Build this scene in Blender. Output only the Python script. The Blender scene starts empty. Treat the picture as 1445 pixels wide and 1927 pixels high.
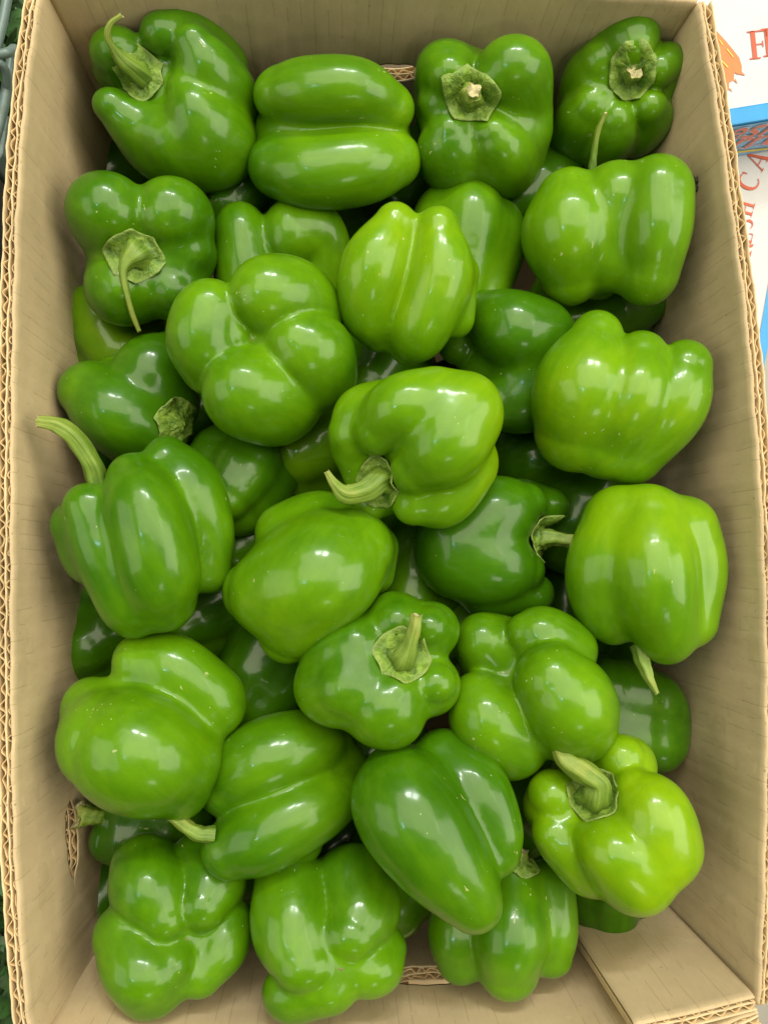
import bpy, bmesh, math, random
import numpy as np
from mathutils import Vector, Matrix, Quaternion

random.seed(7)
rng = np.random.default_rng(11)
S = bpy.context.scene
COL = S.collection

# ------------------------------------------------------------------ camera
PW, PH, F = 1445.0, 1927.0, 1481.0
CAM = Vector((-0.027, -0.027, 0.60))
cam_data = bpy.data.cameras.new('camera')
cam_data.sensor_fit = 'VERTICAL'
cam_data.sensor_height = 36.0
cam_data.lens = F / PH * 36.0
cam_data.clip_start = 0.01
cam_data.clip_end = 60.0
cam = bpy.data.objects.new('camera', cam_data)
COL.objects.link(cam)
nadir = Vector((-100.0, -100.0, -F)).normalized()
QC = nadir.rotation_difference(Vector((0, 0, -1)))
cam.location = CAM
cam.rotation_mode = 'QUATERNION'
cam.rotation_quaternion = QC
S.camera = cam
RC = QC.to_matrix()

# ------------------------------------------------------------------ world, lamps, added fill lights, exposure
W = bpy.data.worlds.new('World')
S.world = W
W.use_nodes = True
bg = W.node_tree.nodes['Background']
bg.inputs[0].default_value = (1.0, 0.93, 0.76, 1)
bg.inputs[1].default_value = 0.05


def area(name, loc, target, sx, sy, energy, color):
    l = bpy.data.lights.new(name, 'AREA')
    l.shape = 'RECTANGLE'
    l.size, l.size_y = sx, sy
    l.energy = energy
    l.color = color
    o = bpy.data.objects.new(name, l)
    COL.objects.link(o)
    o.location = loc
    d = Vector(target) - Vector(loc)
    o.rotation_euler = d.to_track_quat('-Z', 'Y').to_euler()
    return o


area('skylight_panel', (0.10, 0.95, 2.5), (0, 0.02, 0.1), 2.9, 2.2, 90, (1.0, 0.935, 0.70))
area('ceiling_lamp_near', (-0.12, 1.95, 2.1), (0, 0, 0.1), 0.42, 0.13, 17, (0.97, 0.99, 1.0))
area('ceiling_lamp_far', (0.38, 1.85, 2.1), (0, 0, 0.1), 0.30, 0.13, 13, (0.97, 0.99, 1.0))
area('side_fill_right', (2.1, 0.0, 2.0), (0, 0, 0.1), 2.2, 1.9, 66, (1.0, 0.94, 0.76))  # added side light, brightens the left wall of the box
area('side_fill_left', (-2.2, -0.2, 1.8), (0, 0, 0.1), 2.0, 1.7, 26, (1.0, 0.94, 0.76))  # added side light from the left, lifts the right wall
area('near_side_fill', (0.5, -2.0, 2.0), (0.2, 0.1, 0.1), 0.5, 0.4, 4, (1.0, 0.95, 0.80))  # weak added fill for faces turned to the near side
area('blue_lamp', (-0.75, -0.10, 1.9), (0, 0, 0.1), 0.13, 0.10, 1.6, (0.45, 0.70, 1.0))

S.view_settings.view_transform = 'Standard'
S.view_settings.look = 'None'
S.view_settings.exposure = 0.0
S.view_settings.gamma = 1.0
S.view_settings.use_curve_mapping = False
S.render.resolution_x, S.render.resolution_y = 767, 1024


# ------------------------------------------------------------------ helpers
def ray(px, py):
    v = Vector(((px - PW / 2), -(py - PH / 2), -F)).normalized()
    return RC @ v


def at(px, py, z):
    """world point seen at photo pixel (px, py) on the level plane z"""
    d = ray(px, py)
    return CAM + d * ((z - CAM.z) / d.z)


def link(name, me, mat=None, parent=None, smooth=True):
    o = bpy.data.objects.new(name, me)
    COL.objects.link(o)
    if mat:
        me.materials.append(mat)
    if parent:
        o.parent = parent
    if smooth:
        me.polygons.foreach_set('use_smooth', [True] * len(me.polygons))
    return o


def mesh(name, verts, faces, mat=None, parent=None, smooth=True):
    me = bpy.data.meshes.new(name)
    me.from_pydata([tuple(v) for v in verts], [], [tuple(f) for f in faces])
    me.update()
    return link(name, me, mat, parent, smooth)


def empty(name, loc=(0, 0, 0), rot=None):
    o = bpy.data.objects.new(name, None)
    COL.objects.link(o)
    o.empty_display_size = 0.02
    m = Matrix.Translation(Vector(loc))
    if rot is not None:
        m = m @ rot.to_4x4()
    o.matrix_world = m
    return o


def tag(o, label=None, cat=None, group=None, kind=None):
    if label: o['label'] = label
    if cat: o['category'] = cat
    if group: o['group'] = group
    if kind: o['kind'] = kind
    return o


# ------------------------------------------------------------------ materials
class NT:
    def __init__(self, name):
        self.m = bpy.data.materials.new(name)
        self.m.use_nodes = True
        self.t = self.m.node_tree
        self.b = self.t.nodes['Principled BSDF']

    def n(self, typ, **kw):
        nd = self.t.nodes.new(typ)
        for k, v in kw.items():
            if k.startswith('i_'):
                key = k[2:]
                key = int(key) if key.isdigit() else key.replace('_', ' ')
                nd.inputs[key].default_value = v
            else:
                setattr(nd, k, v)
        return nd

    def l(self, a, ao, b, bi):
        self.t.links.new(a.outputs[ao], b.inputs[bi])

    def math(self, op, a, b=None, clamp=False):
        nd = self.t.nodes.new('ShaderNodeMath')
        nd.operation = op
        nd.use_clamp = clamp
        for i, x in enumerate((a, b)):
            if x is None: continue
            if isinstance(x, (int, float)):
                nd.inputs[i].default_value = x
            else:
                self.t.links.new(x, nd.inputs[i])
        return nd.outputs[0]

    def mix(self, fac, a, b, blend='MIX'):
        nd = self.t.nodes.new('ShaderNodeMix')
        nd.data_type = 'RGBA'
        nd.blend_type = blend
        for sock, x in ((nd.inputs[0], fac), (nd.inputs[6], a), (nd.inputs[7], b)):
            if isinstance(x, (int, float)):
                sock.default_value = x
            elif isinstance(x, tuple):
                sock.default_value = x if len(x) == 4 else (*x, 1)
            else:
                self.t.links.new(x, sock)
        return nd.outputs[2]

    def ramp(self, fac, stops):
        nd = self.t.nodes.new('ShaderNodeValToRGB')
        e = nd.color_ramp.elements
        while len(e) < len(stops): e.new(0.5)
        for el, (p, c) in zip(e, stops):
            el.position = p
            el.color = c if len(c) == 4 else (*c, 1)
        self.t.links.new(fac, nd.inputs[0])
        return nd.outputs[0]

    def noise(self, vec, scale, detail=3, rough=0.55, dist=0.0):
        nd = self.t.nodes.new('ShaderNodeTexNoise')
        nd.inputs['Scale'].default_value = scale
        nd.inputs['Detail'].default_value = detail
        nd.inputs['Roughness'].default_value = rough
        nd.inputs['Distortion'].default_value = dist
        self.t.links.new(vec, nd.inputs['Vector'])
        return nd.outputs[0]

    def mapping(self, vec, scale=(1, 1, 1), loc=(0, 0, 0), rot=(0, 0, 0)):
        nd = self.t.nodes.new('ShaderNodeMapping')
        nd.inputs['Scale'].default_value = scale
        nd.inputs['Location'].default_value = loc
        nd.inputs['Rotation'].default_value = rot
        self.t.links.new(vec, nd.inputs['Vector'])
        return nd.outputs[0]

    def bump(self, h, strength, dist, prev=None):
        nd = self.t.nodes.new('ShaderNodeBump')
        nd.inputs['Strength'].default_value = strength
        nd.inputs['Distance'].default_value = dist
        self.t.links.new(h, nd.inputs['Height'])
        if prev is not None:
            self.t.links.new(prev, nd.inputs['Normal'])
        return nd.outputs[0]

    def set(self, key, v):
        if isinstance(v, (int, float, tuple)):
            if isinstance(v, tuple) and len(v) == 3 and self.b.inputs[key].type == 'RGBA':
                v = (*v, 1)
            self.b.inputs[key].default_value = v
        else:
            self.t.links.new(v, self.b.inputs[key])


def mat_pepper():
    k = NT('pepper_skin')
    tc = k.n('ShaderNodeTexCoord').outputs['Object']
    info = k.n('ShaderNodeObjectInfo').outputs['Random']
    comb = k.n('ShaderNodeCombineXYZ')
    for i in range(3):
        k.t.links.new(k.math('MULTIPLY', info, (3.1, 5.7, 7.3)[i]), comb.inputs[i])
    va = k.n('ShaderNodeVectorMath', operation='ADD')
    k.t.links.new(tc, va.inputs[0]); k.t.links.new(comb.outputs[0], va.inputs[1])
    p = va.outputs[0]
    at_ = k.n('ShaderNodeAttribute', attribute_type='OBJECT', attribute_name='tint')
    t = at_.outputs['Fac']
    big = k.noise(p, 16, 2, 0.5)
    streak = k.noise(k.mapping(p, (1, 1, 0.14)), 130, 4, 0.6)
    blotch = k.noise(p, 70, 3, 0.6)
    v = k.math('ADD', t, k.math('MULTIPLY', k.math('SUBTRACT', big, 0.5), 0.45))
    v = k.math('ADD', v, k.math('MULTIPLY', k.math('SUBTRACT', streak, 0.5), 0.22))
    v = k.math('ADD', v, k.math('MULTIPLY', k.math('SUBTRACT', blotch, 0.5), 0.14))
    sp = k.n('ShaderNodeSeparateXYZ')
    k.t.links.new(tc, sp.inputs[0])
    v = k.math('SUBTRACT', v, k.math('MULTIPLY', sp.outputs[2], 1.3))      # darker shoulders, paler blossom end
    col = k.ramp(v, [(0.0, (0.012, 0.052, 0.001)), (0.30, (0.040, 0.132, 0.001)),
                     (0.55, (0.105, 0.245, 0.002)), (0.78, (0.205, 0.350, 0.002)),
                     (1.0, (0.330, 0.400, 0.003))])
    vor = k.n('ShaderNodeTexVoronoi', i_Scale=170.0, i_Randomness=1.0)
    k.t.links.new(p, vor.inputs['Vector'])
    gate = k.math('GREATER_THAN', k.noise(p, 60, 1), 0.57)
    dot = k.math('MULTIPLY', k.math('LESS_THAN', vor.outputs['Distance'], 0.060), gate)
    col = k.mix(k.math('MULTIPLY', dot, 0.5), col, (0.48, 0.52, 0.26))
    # short corky scratches
    sc = k.noise(k.mapping(p, (1, 1, 0.2)), 420, 2, 0.5)
    scg = k.math('GREATER_THAN', k.noise(p, 34, 1), 0.66)
    sm = k.math('MULTIPLY', k.math('GREATER_THAN', sc, 0.70), scg)
    col = k.mix(k.math('MULTIPLY', sm, 0.6), col, (0.42, 0.44, 0.20))
    k.set('Base Color', col)
    rn = k.noise(p, 45, 4, 0.6)
    k.set('Roughness', k.math('ADD', k.math('MULTIPLY', rn, 0.22), 0.20))
    k.set('IOR', 1.45)
    k.set('Specular IOR Level', 0.22)
    k.set('Coat Weight', 0.42)
    k.set('Coat Roughness', k.math('ADD', k.math('MULTIPLY', blotch, 0.16), 0.055))
    b0 = k.bump(k.noise(p, 55, 2, 0.5), 0.30, 0.0018)
    b1 = k.bump(k.noise(k.mapping(p, (1, 1, 0.5)), 170, 2, 0.5), 0.08, 0.0006, b0)
    b2 = k.bump(k.noise(p, 300, 2, 0.5), 0.10, 0.0004, b1)
    b3 = k.bump(streak, 0.12, 0.0008, b2)
    k.set('Normal', b3)
    k.set('Coat Normal', b1)
    return k.m


def mat_calyx():
    k = NT('calyx_green')
    p = k.n('ShaderNodeTexCoord').outputs['Object']
    n1 = k.noise(p, 160, 4, 0.6)
    n2 = k.noise(p, 600, 3, 0.6)
    c = k.ramp(n1, [(0.30, (0.045, 0.110, 0.007)), (0.48, (0.120, 0.220, 0.016)), (0.68, (0.225, 0.345, 0.038))])
    rim = k.n('ShaderNodeAttribute', attribute_name='rim').outputs['Fac']
    c = k.mix(k.math('MULTIPLY', rim, 0.8), c, (0.20, 0.28, 0.06))
    c = k.mix(k.math('MULTIPLY', k.math('GREATER_THAN', n2, 0.66), 0.2), c, (0.20, 0.14, 0.06))
    k.set('Base Color', c)
    k.set('Roughness', 0.55)
    b = k.bump(n1, 0.8, 0.0030)
    k.set('Normal', k.bump(n2, 0.35, 0.0006, b))
    return k.m


def mat_stem():
    k = NT('stem_green')
    p = k.n('ShaderNodeTexCoord').outputs['Object']
    al = k.n('ShaderNodeAttribute', attribute_name='along').outputs['Fac']
    uvn = k.n('ShaderNodeUVMap', uv_map='UVMap').outputs[0]
    fib = k.noise(k.mapping(uvn, (14, 1.2, 1)), 2.2, 4, 0.6)
    n1 = k.noise(p, 120, 3)
    v = k.math('ADD', k.math('MULTIPLY', al, 0.42), k.math('MULTIPLY', k.math('SUBTRACT', fib, 0.5), 0.9))
    v = k.math('ADD', v, k.math('MULTIPLY', k.math('SUBTRACT', n1, 0.5), 0.5))
    v = k.math('ADD', v, 0.18)
    c = k.ramp(v, [(0.05, (0.060, 0.130, 0.010)), (0.38, (0.150, 0.240, 0.022)),
                   (0.70, (0.270, 0.310, 0.055)), (0.98, (0.330, 0.270, 0.095))])
    k.set('Base Color', c)
    k.set('Roughness', 0.5)
    k.set('Normal', k.bump(fib, 0.55, 0.0010))
    return k.m


def simple(name, col, rough=0.6, nscale=80, amt=0.15, spec=0.5, bump=0.0):
    k = NT(name)
    p = k.n('ShaderNodeTexCoord').outputs['Object']
    n1 = k.noise(p, nscale, 4, 0.6)
    lo = tuple(c * (1 - amt) for c in col); hi = tuple(min(1, c * (1 + amt)) for c in col)
    k.set('Base Color', k.ramp(n1, [(0.3, lo), (0.7, hi)]))
    k.set('Roughness', rough)
    k.set('Specular IOR Level', spec)
    if bump:
        k.set('Normal', k.bump(n1, 0.5, bump))
    return k.m


def mat_card(name, base=(0.46, 0.335, 0.185), lines=1.0):
    k = NT(name)
    uv = k.n('ShaderNodeUVMap', uv_map='UVMap').outputs[0]       # metres along wall, metres up
    big = k.noise(uv, 9, 3, 0.6)
    fine = k.noise(uv, 900, 3, 0.7)
    fib = k.noise(k.mapping(uv, (1, 0.25, 1)), 420, 3, 0.6)
    d = tuple(c * 0.86 for c in base); h = tuple(min(1, c * 1.10) for c in base)
    c = k.ramp(big, [(0.3, d), (0.7, h)])
    c = k.mix(0.12, c, k.ramp(fib, [(0.3, tuple(x * 0.7 for x in base)), (0.7, tuple(min(1, x * 1.25) for x in base))]))
    sep = k.n('ShaderNodeSeparateXYZ')
    k.t.links.new(uv, sep.inputs[0])
    wob = k.math('MULTIPLY', k.math('SUBTRACT', k.noise(uv, 30, 2), 0.5), 0.0020)
    ph = k.math('FRACT', k.math('DIVIDE', k.math('ADD', sep.outputs[0], wob), 0.0076))
    line = k.math('LESS_THAN', k.math('ABSOLUTE', k.math('SUBTRACT', ph, 0.5)), 0.035)
    dash = k.math('GREATER_THAN', k.noise(k.mapping(uv, (110, 26, 1)), 1.0, 2), 0.52)
    c = k.mix(k.math('MULTIPLY', k.math('MULTIPLY', line, dash), 0.32 * lines), c, (0.20, 0.14, 0.07))  # flute lines and the shadows along them, painted as dark dashes
    speck = k.math('GREATER_THAN', k.noise(uv, 330, 2, 0.5), 0.735)
    c = k.mix(k.math('MULTIPLY', speck, 0.55), c, (0.13, 0.10, 0.06))
    # scuffs
    sc = k.math('GREATER_THAN', k.noise(k.mapping(uv, (1, 3, 1), rot=(0, 0, 0.6)), 22, 5, 0.7), 0.66)
    c = k.mix(k.math('MULTIPLY', k.math('GREATER_THAN', k.noise(uv, 14, 4, 0.65), 0.60), 0.13), c, tuple(x * 0.55 for x in base))
    c = k.mix(k.math('MULTIPLY', sc, 0.22), c, tuple(min(1, x * 1.35) for x in base))
    k.set('Base Color', c)
    k.set('Roughness', 0.78)
    k.set('Specular IOR Level', 0.25)
    tri = k.math('ABSOLUTE', k.math('SUBTRACT', ph, 0.5))
    b1 = k.bump(tri, 0.16, 0.0008 * lines)
    b2 = k.bump(k.noise(uv, 20, 3, 0.5), 0.22, 0.006, b1)
    k.set('Normal', k.bump(fine, 0.35, 0.0003, b2))
    return k.m


M_PEP, M_CAL, M_STEM = mat_pepper(), mat_calyx(), mat_stem()
M_CARD = mat_card('kraft_cardboard', (0.535, 0.412, 0.245))
M_EDGE = mat_card('kraft_cut_edge', (0.70, 0.55, 0.33), 0.0)
M_FLUTE = mat_card('kraft_flute', (0.58, 0.42, 0.22), 0.0)
M_SCAR = simple('dry_scar', (0.20, 0.13, 0.06), 0.8, 500, 0.4)
M_CUT = simple('stem_cut', (0.42, 0.38, 0.20), 0.8, 700, 0.4, bump=0.0006)
M_INK = simple('dark_smear', (0.045, 0.038, 0.022), 0.8, 600, 0.4)
M_WHITE = simple('white_carton', (0.50, 0.50, 0.53), 0.5, 30, 0.04)
M_BLUE = simple('blue_print', (0.02, 0.26, 0.60), 0.42, 40, 0.08)
M_BLUE2 = simple('blue_face', (0.24, 0.50, 0.82), 0.42, 40, 0.10)  # front blue lightened to make up for light that misses it
M_ORANGE = simple('orange_print', (0.62, 0.17, 0.05), 0.5, 60, 0.12)
M_RED = simple('red_print', (0.52, 0.08, 0.035), 0.5, 60, 0.10)
M_PINK = simple('pink_letter', (0.80, 0.22, 0.16), 0.5, 60, 0.10)
M_PALE = simple('pale_outline', (0.80, 0.80, 0.84), 0.5, 60, 0.05)
M_YEL = simple('yellow_print', (0.74, 0.60, 0.10), 0.5, 60, 0.10)
M_CRATE = simple('grey_green_plastic', (0.13, 0.19, 0.18), 0.38, 30, 0.15)
M_DARK = simple('dark_floor', (0.018, 0.018, 0.016), 0.6, 14, 0.35)
M_TILE = simple('grey_floor', (0.30, 0.28, 0.25), 0.4, 20, 0.10)
M_LEAF = simple('herb_leaf', (0.030, 0.085, 0.018), 0.5, 120, 0.45)

# ------------------------------------------------------------------ the setting: floor under the box
H_RIM = 0.200
Z_FLOOR = -0.03
g = 6.0
fl = mesh('floor', [(-g, -g, -0.031), (g, -g, -0.031), (g, g, -0.031), (-g, g, -0.031)], [(0, 1, 2, 3)], M_TILE, smooth=False)
tag(fl, kind='structure')
T = [at(-500, -500, 0), at(2000, -500, 0), at(2000, 2500, 0), at(-500, 2500, 0)]

# ------------------------------------------------------------------ cardboard box
def resample(pts, n):
    P = np.array([(p.x, p.y) for p in pts])
    k = len(P)
    E = np.vstack([2 * P[0] - P[1], P, 2 * P[-1] - P[-2]])
    out = []
    for i in range(k - 1):
        p0, p1, p2, p3 = E[i], E[i + 1], E[i + 2], E[i + 3]
        for t in np.linspace(0, 1, 60, endpoint=False):
            out.append(0.5 * ((2 * p1) + (-p0 + p2) * t + (2 * p0 - 5 * p1 + 4 * p2 - p3) * t * t + (-p0 + 3 * p1 - 3 * p2 + p3) * t ** 3))
    out.append(P[-1])
    out = np.array(out)
    s = np.concatenate([[0], np.cumsum(np.linalg.norm(np.diff(out, axis=0), axis=1))])
    u = np.linspace(0, s[-1], n)
    xy = np.stack([np.interp(u, s, out[:, 0]), np.interp(u, s, out[:, 1])], 1)
    return xy, u, s[-1]


def smooth_noise(n, scale, seed):
    r = np.random.default_rng(seed)
    k = max(4, int(n / scale))
    c = r.uniform(-1, 1, k)
    return np.interp(np.linspace(0, k - 1, n), np.arange(k), c)


class Wall:
    """a corrugated wall whose inner rim follows the given world points"""
    def __init__(self, pts, sign, lean=0.004, H=H_RIM, z0=Z_FLOOR, seed=0, n=None):
        length = sum((pts[i + 1] - pts[i]).length for i in range(len(pts) - 1))
        self.n = n or int(length / 0.00095)
        self.xy, self.u, self.L = resample(pts, self.n)
        tg = np.gradient(self.xy, axis=0)
        tg /= np.linalg.norm(tg, axis=1)[:, None]
        self.nrm = np.stack([tg[:, 1], -tg[:, 0]], 1) * sign
        self.lean, self.H, self.z0, self.seed = lean, H, z0, seed

    def sheet(self, name, wfun, mat, parent, top_jit=0.0, hole=None, step=1, curl=False, top=0.0, thick=0.0004, zlow=None):
        idx = np.arange(0, self.n, step)
        if idx[-1] != self.n - 1: idx = np.append(idx, self.n - 1)
        u = self.u[idx]; xy = self.xy[idx]; nr = self.nrm[idx]
        w = wfun(u)
        z0 = self.z0 if zlow is None else zlow
        tj = self.H - top + top_jit * smooth_noise(len(idx), 2.5, self.seed + 5 + int(abs(w[0]) * 1e5))
        verts, uvs, faces = [], [], []
        rows_lo, rows_hi = 4, 6
        R = rows_lo + rows_hi
        hu, hv, ha, hb = hole if hole else (None, None, None, None)
        inh = np.zeros(len(idx), bool)
        rag = smooth_noise(len(idx), 1.5, self.seed + 77) * 0.0004
        for i in range(len(idx)):
            zt = tj[i]
            if hole and abs(u[i] - hu) < ha:
                q = max(1 - (abs(u[i] - hu) / ha) ** 3.0, 0) ** 0.45
                lo, hi = hv - hb * q + rag[i], hv + hb * q - rag[i]
                inh[i] = True
            else:
                lo = hi = hv if hole else 0.5 * (z0 + zt)
            zs = [z0, 0.5 * (z0 + lo), lo - 0.0015, lo]
            zs += [hi, hi + 0.0015, 0.5 * (hi + zt), zt - 0.0045, zt - 0.0016, zt]
            for r, z in enumerate(zs):
                ww = w[i] - self.lean * (1 - z / self.H)
                if curl and r >= R - 2:
                    ww += (0.0005, 0.0016)[r - R + 2]
                verts.append((xy[i, 0] + nr[i, 0] * ww, xy[i, 1] + nr[i, 1] * ww, z))
                uvs.append((u[i], z))
        def vid(i, r):
            return i * R + (r - 1 if (r == rows_lo and not inh[i]) else r)
        for i in range(len(idx) - 1):
            for r in range(R - 1):
                if r == rows_lo - 1:
                    continue
                faces.append((vid(i, r), vid(i + 1, r), vid(i + 1, r + 1), vid(i, r + 1)))
        o = mesh(name, verts, faces, mat, parent)
        me = o.data
        # weld the mid seam where there is no hole
        uvl = me.uv_layers.new(name='UVMap')
        li = np.zeros(len(me.loops), dtype=np.int32)
        me.loops.foreach_get('vertex_index', li)
        uvl.data.foreach_set('uv', np.array(uvs, dtype=np.float32)[li].ravel())
        if thick:
            md = o.modifiers.new('thickness', 'SOLIDIFY')
            md.thickness = thick
            md.offset = 0
        return o


box = empty('cardboard_box', at(722, 963, 0))
tag(box, 'open brown corrugated cardboard box filled with green bell peppers', 'box')


def build_wall(pts, sign, seed, hole=None, lean=0.004, zlow=None, H=H_RIM):
    wl = Wall(pts, sign, lean=lean, seed=seed, H=H)
    per = 0.0076
    r = np.random.default_rng(seed)
    ph = r.uniform(0, 6)
    def flute(c, amp, ph):
        def f(u):
            jitter = np.interp(u, np.linspace(0, u[-1], 90), np.random.default_rng(seed + int(c * 1e5)).uniform(-1.3, 1.3, 90))
            s = np.sin(2 * np.pi * u / per + ph + jitter)
            cr = np.interp(u, np.linspace(0, u[-1], 70), np.random.default_rng(seed + 31 + int(c * 1e5)).uniform(0.45, 1.08, 70))
            return c + amp * cr * np.sign(s) * np.abs(s) ** 0.85
        return f
    wob = lambda c: (lambda u: c + 0.0003 * np.sin(u * 160 + c * 900) + 0.0002 * np.sin(u * 517))
    inner = wl.sheet('wall', wob(0.0), M_CARD, box, hole=hole, step=4, curl=True, top_jit=0.0003, thick=0.0006)
    inner.parent = box
    wl.sheet('flute', flute(0.0022, 0.0015, ph), M_FLUTE, inner, hole=hole, top=0.0012, top_jit=0.0013)
    wl.sheet('middle_liner', wob(0.0041), M_EDGE, inner, hole=hole, step=3, top=0.0006, top_jit=0.0006, thick=0.0005)
    wl.sheet('flute', flute(0.0059, 0.0014, ph + 2), M_FLUTE, inner, hole=hole, top=0.0014, top_jit=0.0014)
    wl.sheet('outer_liner', wob(0.0078), M_EDGE, inner, hole=hole, step=4, top=0.0004, top_jit=0.0006, thick=0.0005)
    return wl, inner


RIM = H_RIM
left_px = [(80, -28), (58, 120), (40, 330), (29, 650), (26, 1000), (27, 1300), (33, 1600), (50, 1850), (66, 1975)]
right_px = [(1312, 3), (1345, 200), (1378, 430), (1405, 650), (1428, 950), (1438, 1250), (1437, 1500), (1432, 1700), (1424, 1893)]
top_px = [(80, -28), (400, -34), (800, -30), (1312, 3)]
bot_px = [(66, 1975), (400, 2022), (800, 2025), (1200, 1985), (1424, 1900)]
LW = [at(x, y, RIM) for x, y in left_px]
RW = [at(x, y, RIM) for x, y in right_px]
TW = [at(x, y, RIM) for x, y in top_px]
BW = [at(x, y, RIM) for x, y in bot_px]


def wall_uv(pts, p):
    """arc length of the wall point nearest to p"""
    best, acc, res = 9, 0, 0
    for i in range(len(pts) - 1):
        a, b = pts[i].xy, pts[i + 1].xy
        t = max(0, min(1, (p.xy - a).dot(b - a) / (b - a).length_squared))
        d = (p.xy - (a + (b - a) * t)).length
        if d < best: best, res = d, acc + t * (b - a).length
        acc += (b - a).length
    return res


HOLE_Z = 0.128
build_wall(LW, 1, 1, hole=(wall_uv(LW, at(140, 1578, HOLE_Z)), HOLE_Z, 0.020, 0.0085))
build_wall(RW, -1, 2)
build_wall(TW, -1, 3, hole=(wall_uv(TW, at(745, 125, 0.134)), 0.126, 0.015, 0.008))
build_wall(BW, 1, 4, hole=(wall_uv(BW, at(805, 1825, 0.108)), 0.110, 0.024, 0.010))
bottom = mesh('bottom_panel', [at(40, -60, RIM).xy.to_3d() + Vector((0, 0, Z_FLOOR + 0.002)), at(1440, -60, RIM).xy.to_3d() + Vector((0, 0, Z_FLOOR + 0.002)),
                               at(1470, 1990, RIM).xy.to_3d() + Vector((0, 0, Z_FLOOR + 0.002)), at(20, 1990, RIM).xy.to_3d() + Vector((0, 0, Z_FLOOR + 0.002))],
              [(0, 3, 2, 1)], M_CARD, box, smooth=False)
# flap of the side wall folded against the end wall, lower right corner
fp = [(1192, 1925), (1300, 1902), (1418, 1872)]
FW = [at(x, y, RIM + 0.002) for x, y in fp]
fw = Wall(FW, 1, lean=0.002, seed=9, H=RIM + 0.002)
fo = fw.sheet('corner_flap', lambda u: 0.0 * u, M_CARD, box, step=3, curl=True, thick=0.0006)
fw.sheet('flute', lambda u: 0.0022 + 0.0015 * np.sin(2 * np.pi * u / 0.0076), M_FLUTE, fo, top=0.0008, top_jit=0.0007)
fw.sheet('middle_liner', lambda u: 0.0041 + 0 * u, M_EDGE, fo, step=3, top=0.0006, top_jit=0.0005)
fw.sheet('flute', lambda u: 0.0058 + 0.0013 * np.sin(2 * np.pi * u / 0.0076 + 2), M_FLUTE, fo, top=0.001, top_jit=0.0007)
fw.sheet('outer_liner', lambda u: 0.0074 + 0 * u, M_EDGE, fo, step=3)
for o in list(box.children):
    o.matrix_parent_inverse = box.matrix_world.inverted()

# ------------------------------------------------------------------ bell peppers
def catmull(P, n):
    P = np.asarray(P, float)
    k = len(P)
    if k == 1: return np.repeat(P, 1, 0)
    E = np.vstack([2 * P[0] - P[1], P, 2 * P[-1] - P[-2]])
    E[0, -1] = P[0, -1]; E[-1, -1] = P[-1, -1]
    out = []
    for t in np.linspace(0, k - 1 - 1e-6, n):
        i = int(t); f = t - i
        p0, p1, p2, p3 = E[i:i + 4]
        out.append(0.5 * ((2 * p1) + (-p0 + p2) * f + (2 * p0 - 5 * p1 + 4 * p2 - p3) * f * f + (-p0 + 3 * p1 - 3 * p2 + p3) * f ** 3))
    return np.array(out)


class Field:
    def __init__(self, lobes, core, k, kc, seed, amp, fill, kb):
        self.fill, self.kb = fill, kb
        self.lobes = [np.asarray(l, np.float32) for l in lobes]
        self.core = np.asarray(core, np.float32)
        self.k, self.kc = k, kc
        r = np.random.default_rng(seed)
        self.wf = r.uniform(-1, 1, (5, 3)).astype(np.float32)
        self.wf *= (np.array([0.016, 0.02, 0.026, 0.034, 0.045], np.float32) / np.linalg.norm(self.wf, axis=1))[:, None]
        self.wp = r.uniform(0, 6.28, 5).astype(np.float32)
        self.wa = np.array([5.0, 4.5, 3.0, 1.4, 0.7], np.float32) * amp

    @staticmethod
    def chain(p, pp, c):
        """distance to a tube whose radius runs smoothly through the spheres c"""
        A = c[:, :3]
        aa = np.einsum('ij,ij->i', A, A)
        pa = A @ p.T                                   # (k, n)
        if len(c) == 1:
            return np.sqrt(np.maximum(pp - 2 * pa[0] + aa[0], 0)) - c[0, 3]
        d = None
        for i in range(len(c) - 1):
            ba = A[i + 1] - A[i]
            bb = max(float(ba @ ba), 1e-6)
            dot = pa[i + 1] - pa[i] - float(A[i] @ ba)
            h = np.minimum(np.maximum(dot * np.float32(1 / bb), 0), 1)
            q2 = pp - 2 * pa[i] + aa[i] + h * (h * np.float32(bb) - 2 * dot)
            e = np.sqrt(np.maximum(q2, 0)) - c[i, 3] - h * (c[i + 1, 3] - c[i, 3])
            d = e if d is None else np.minimum(d, e, out=d)
        return d

    @staticmethod
    def smin(a, b, k):
        h = np.maximum(k - np.abs(a - b), 0) / k
        return np.minimum(a, b) - h * h * k * 0.25

    def __call__(self, p):
        p = np.ascontiguousarray(p, np.float32)
        if len(p) > 6000:
            return np.concatenate([self(p[i:i + 6000]) for i in range(0, len(p), 6000)])
        pp = np.einsum('ij,ij->i', p, p)
        d = b = None
        for l in self.lobes:
            e = self.chain(p, pp, l)
            d = e if d is None else self.smin(d, e, self.k)
            b = e if b is None else self.smin(b, e, self.kb)
        e = self.chain(p, pp, self.core)
        d = self.smin(d, e, self.kc)
        d = self.smin(d, b + self.fill, self.k)      # flesh between the lobes: keeps the grooves shallow
        for f, ph, a in zip(self.wf, self.wp, self.wa):
            d = d + a * np.sin(p @ f + ph)
        return d

    def grad(self, p, f0, e=0.7):
        g = np.zeros_like(p)
        for i in range(3):
            q = np.zeros(3, np.float32); q[i] = e
            g[:, i] = (self(p + q) - f0) / e
        return g


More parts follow.
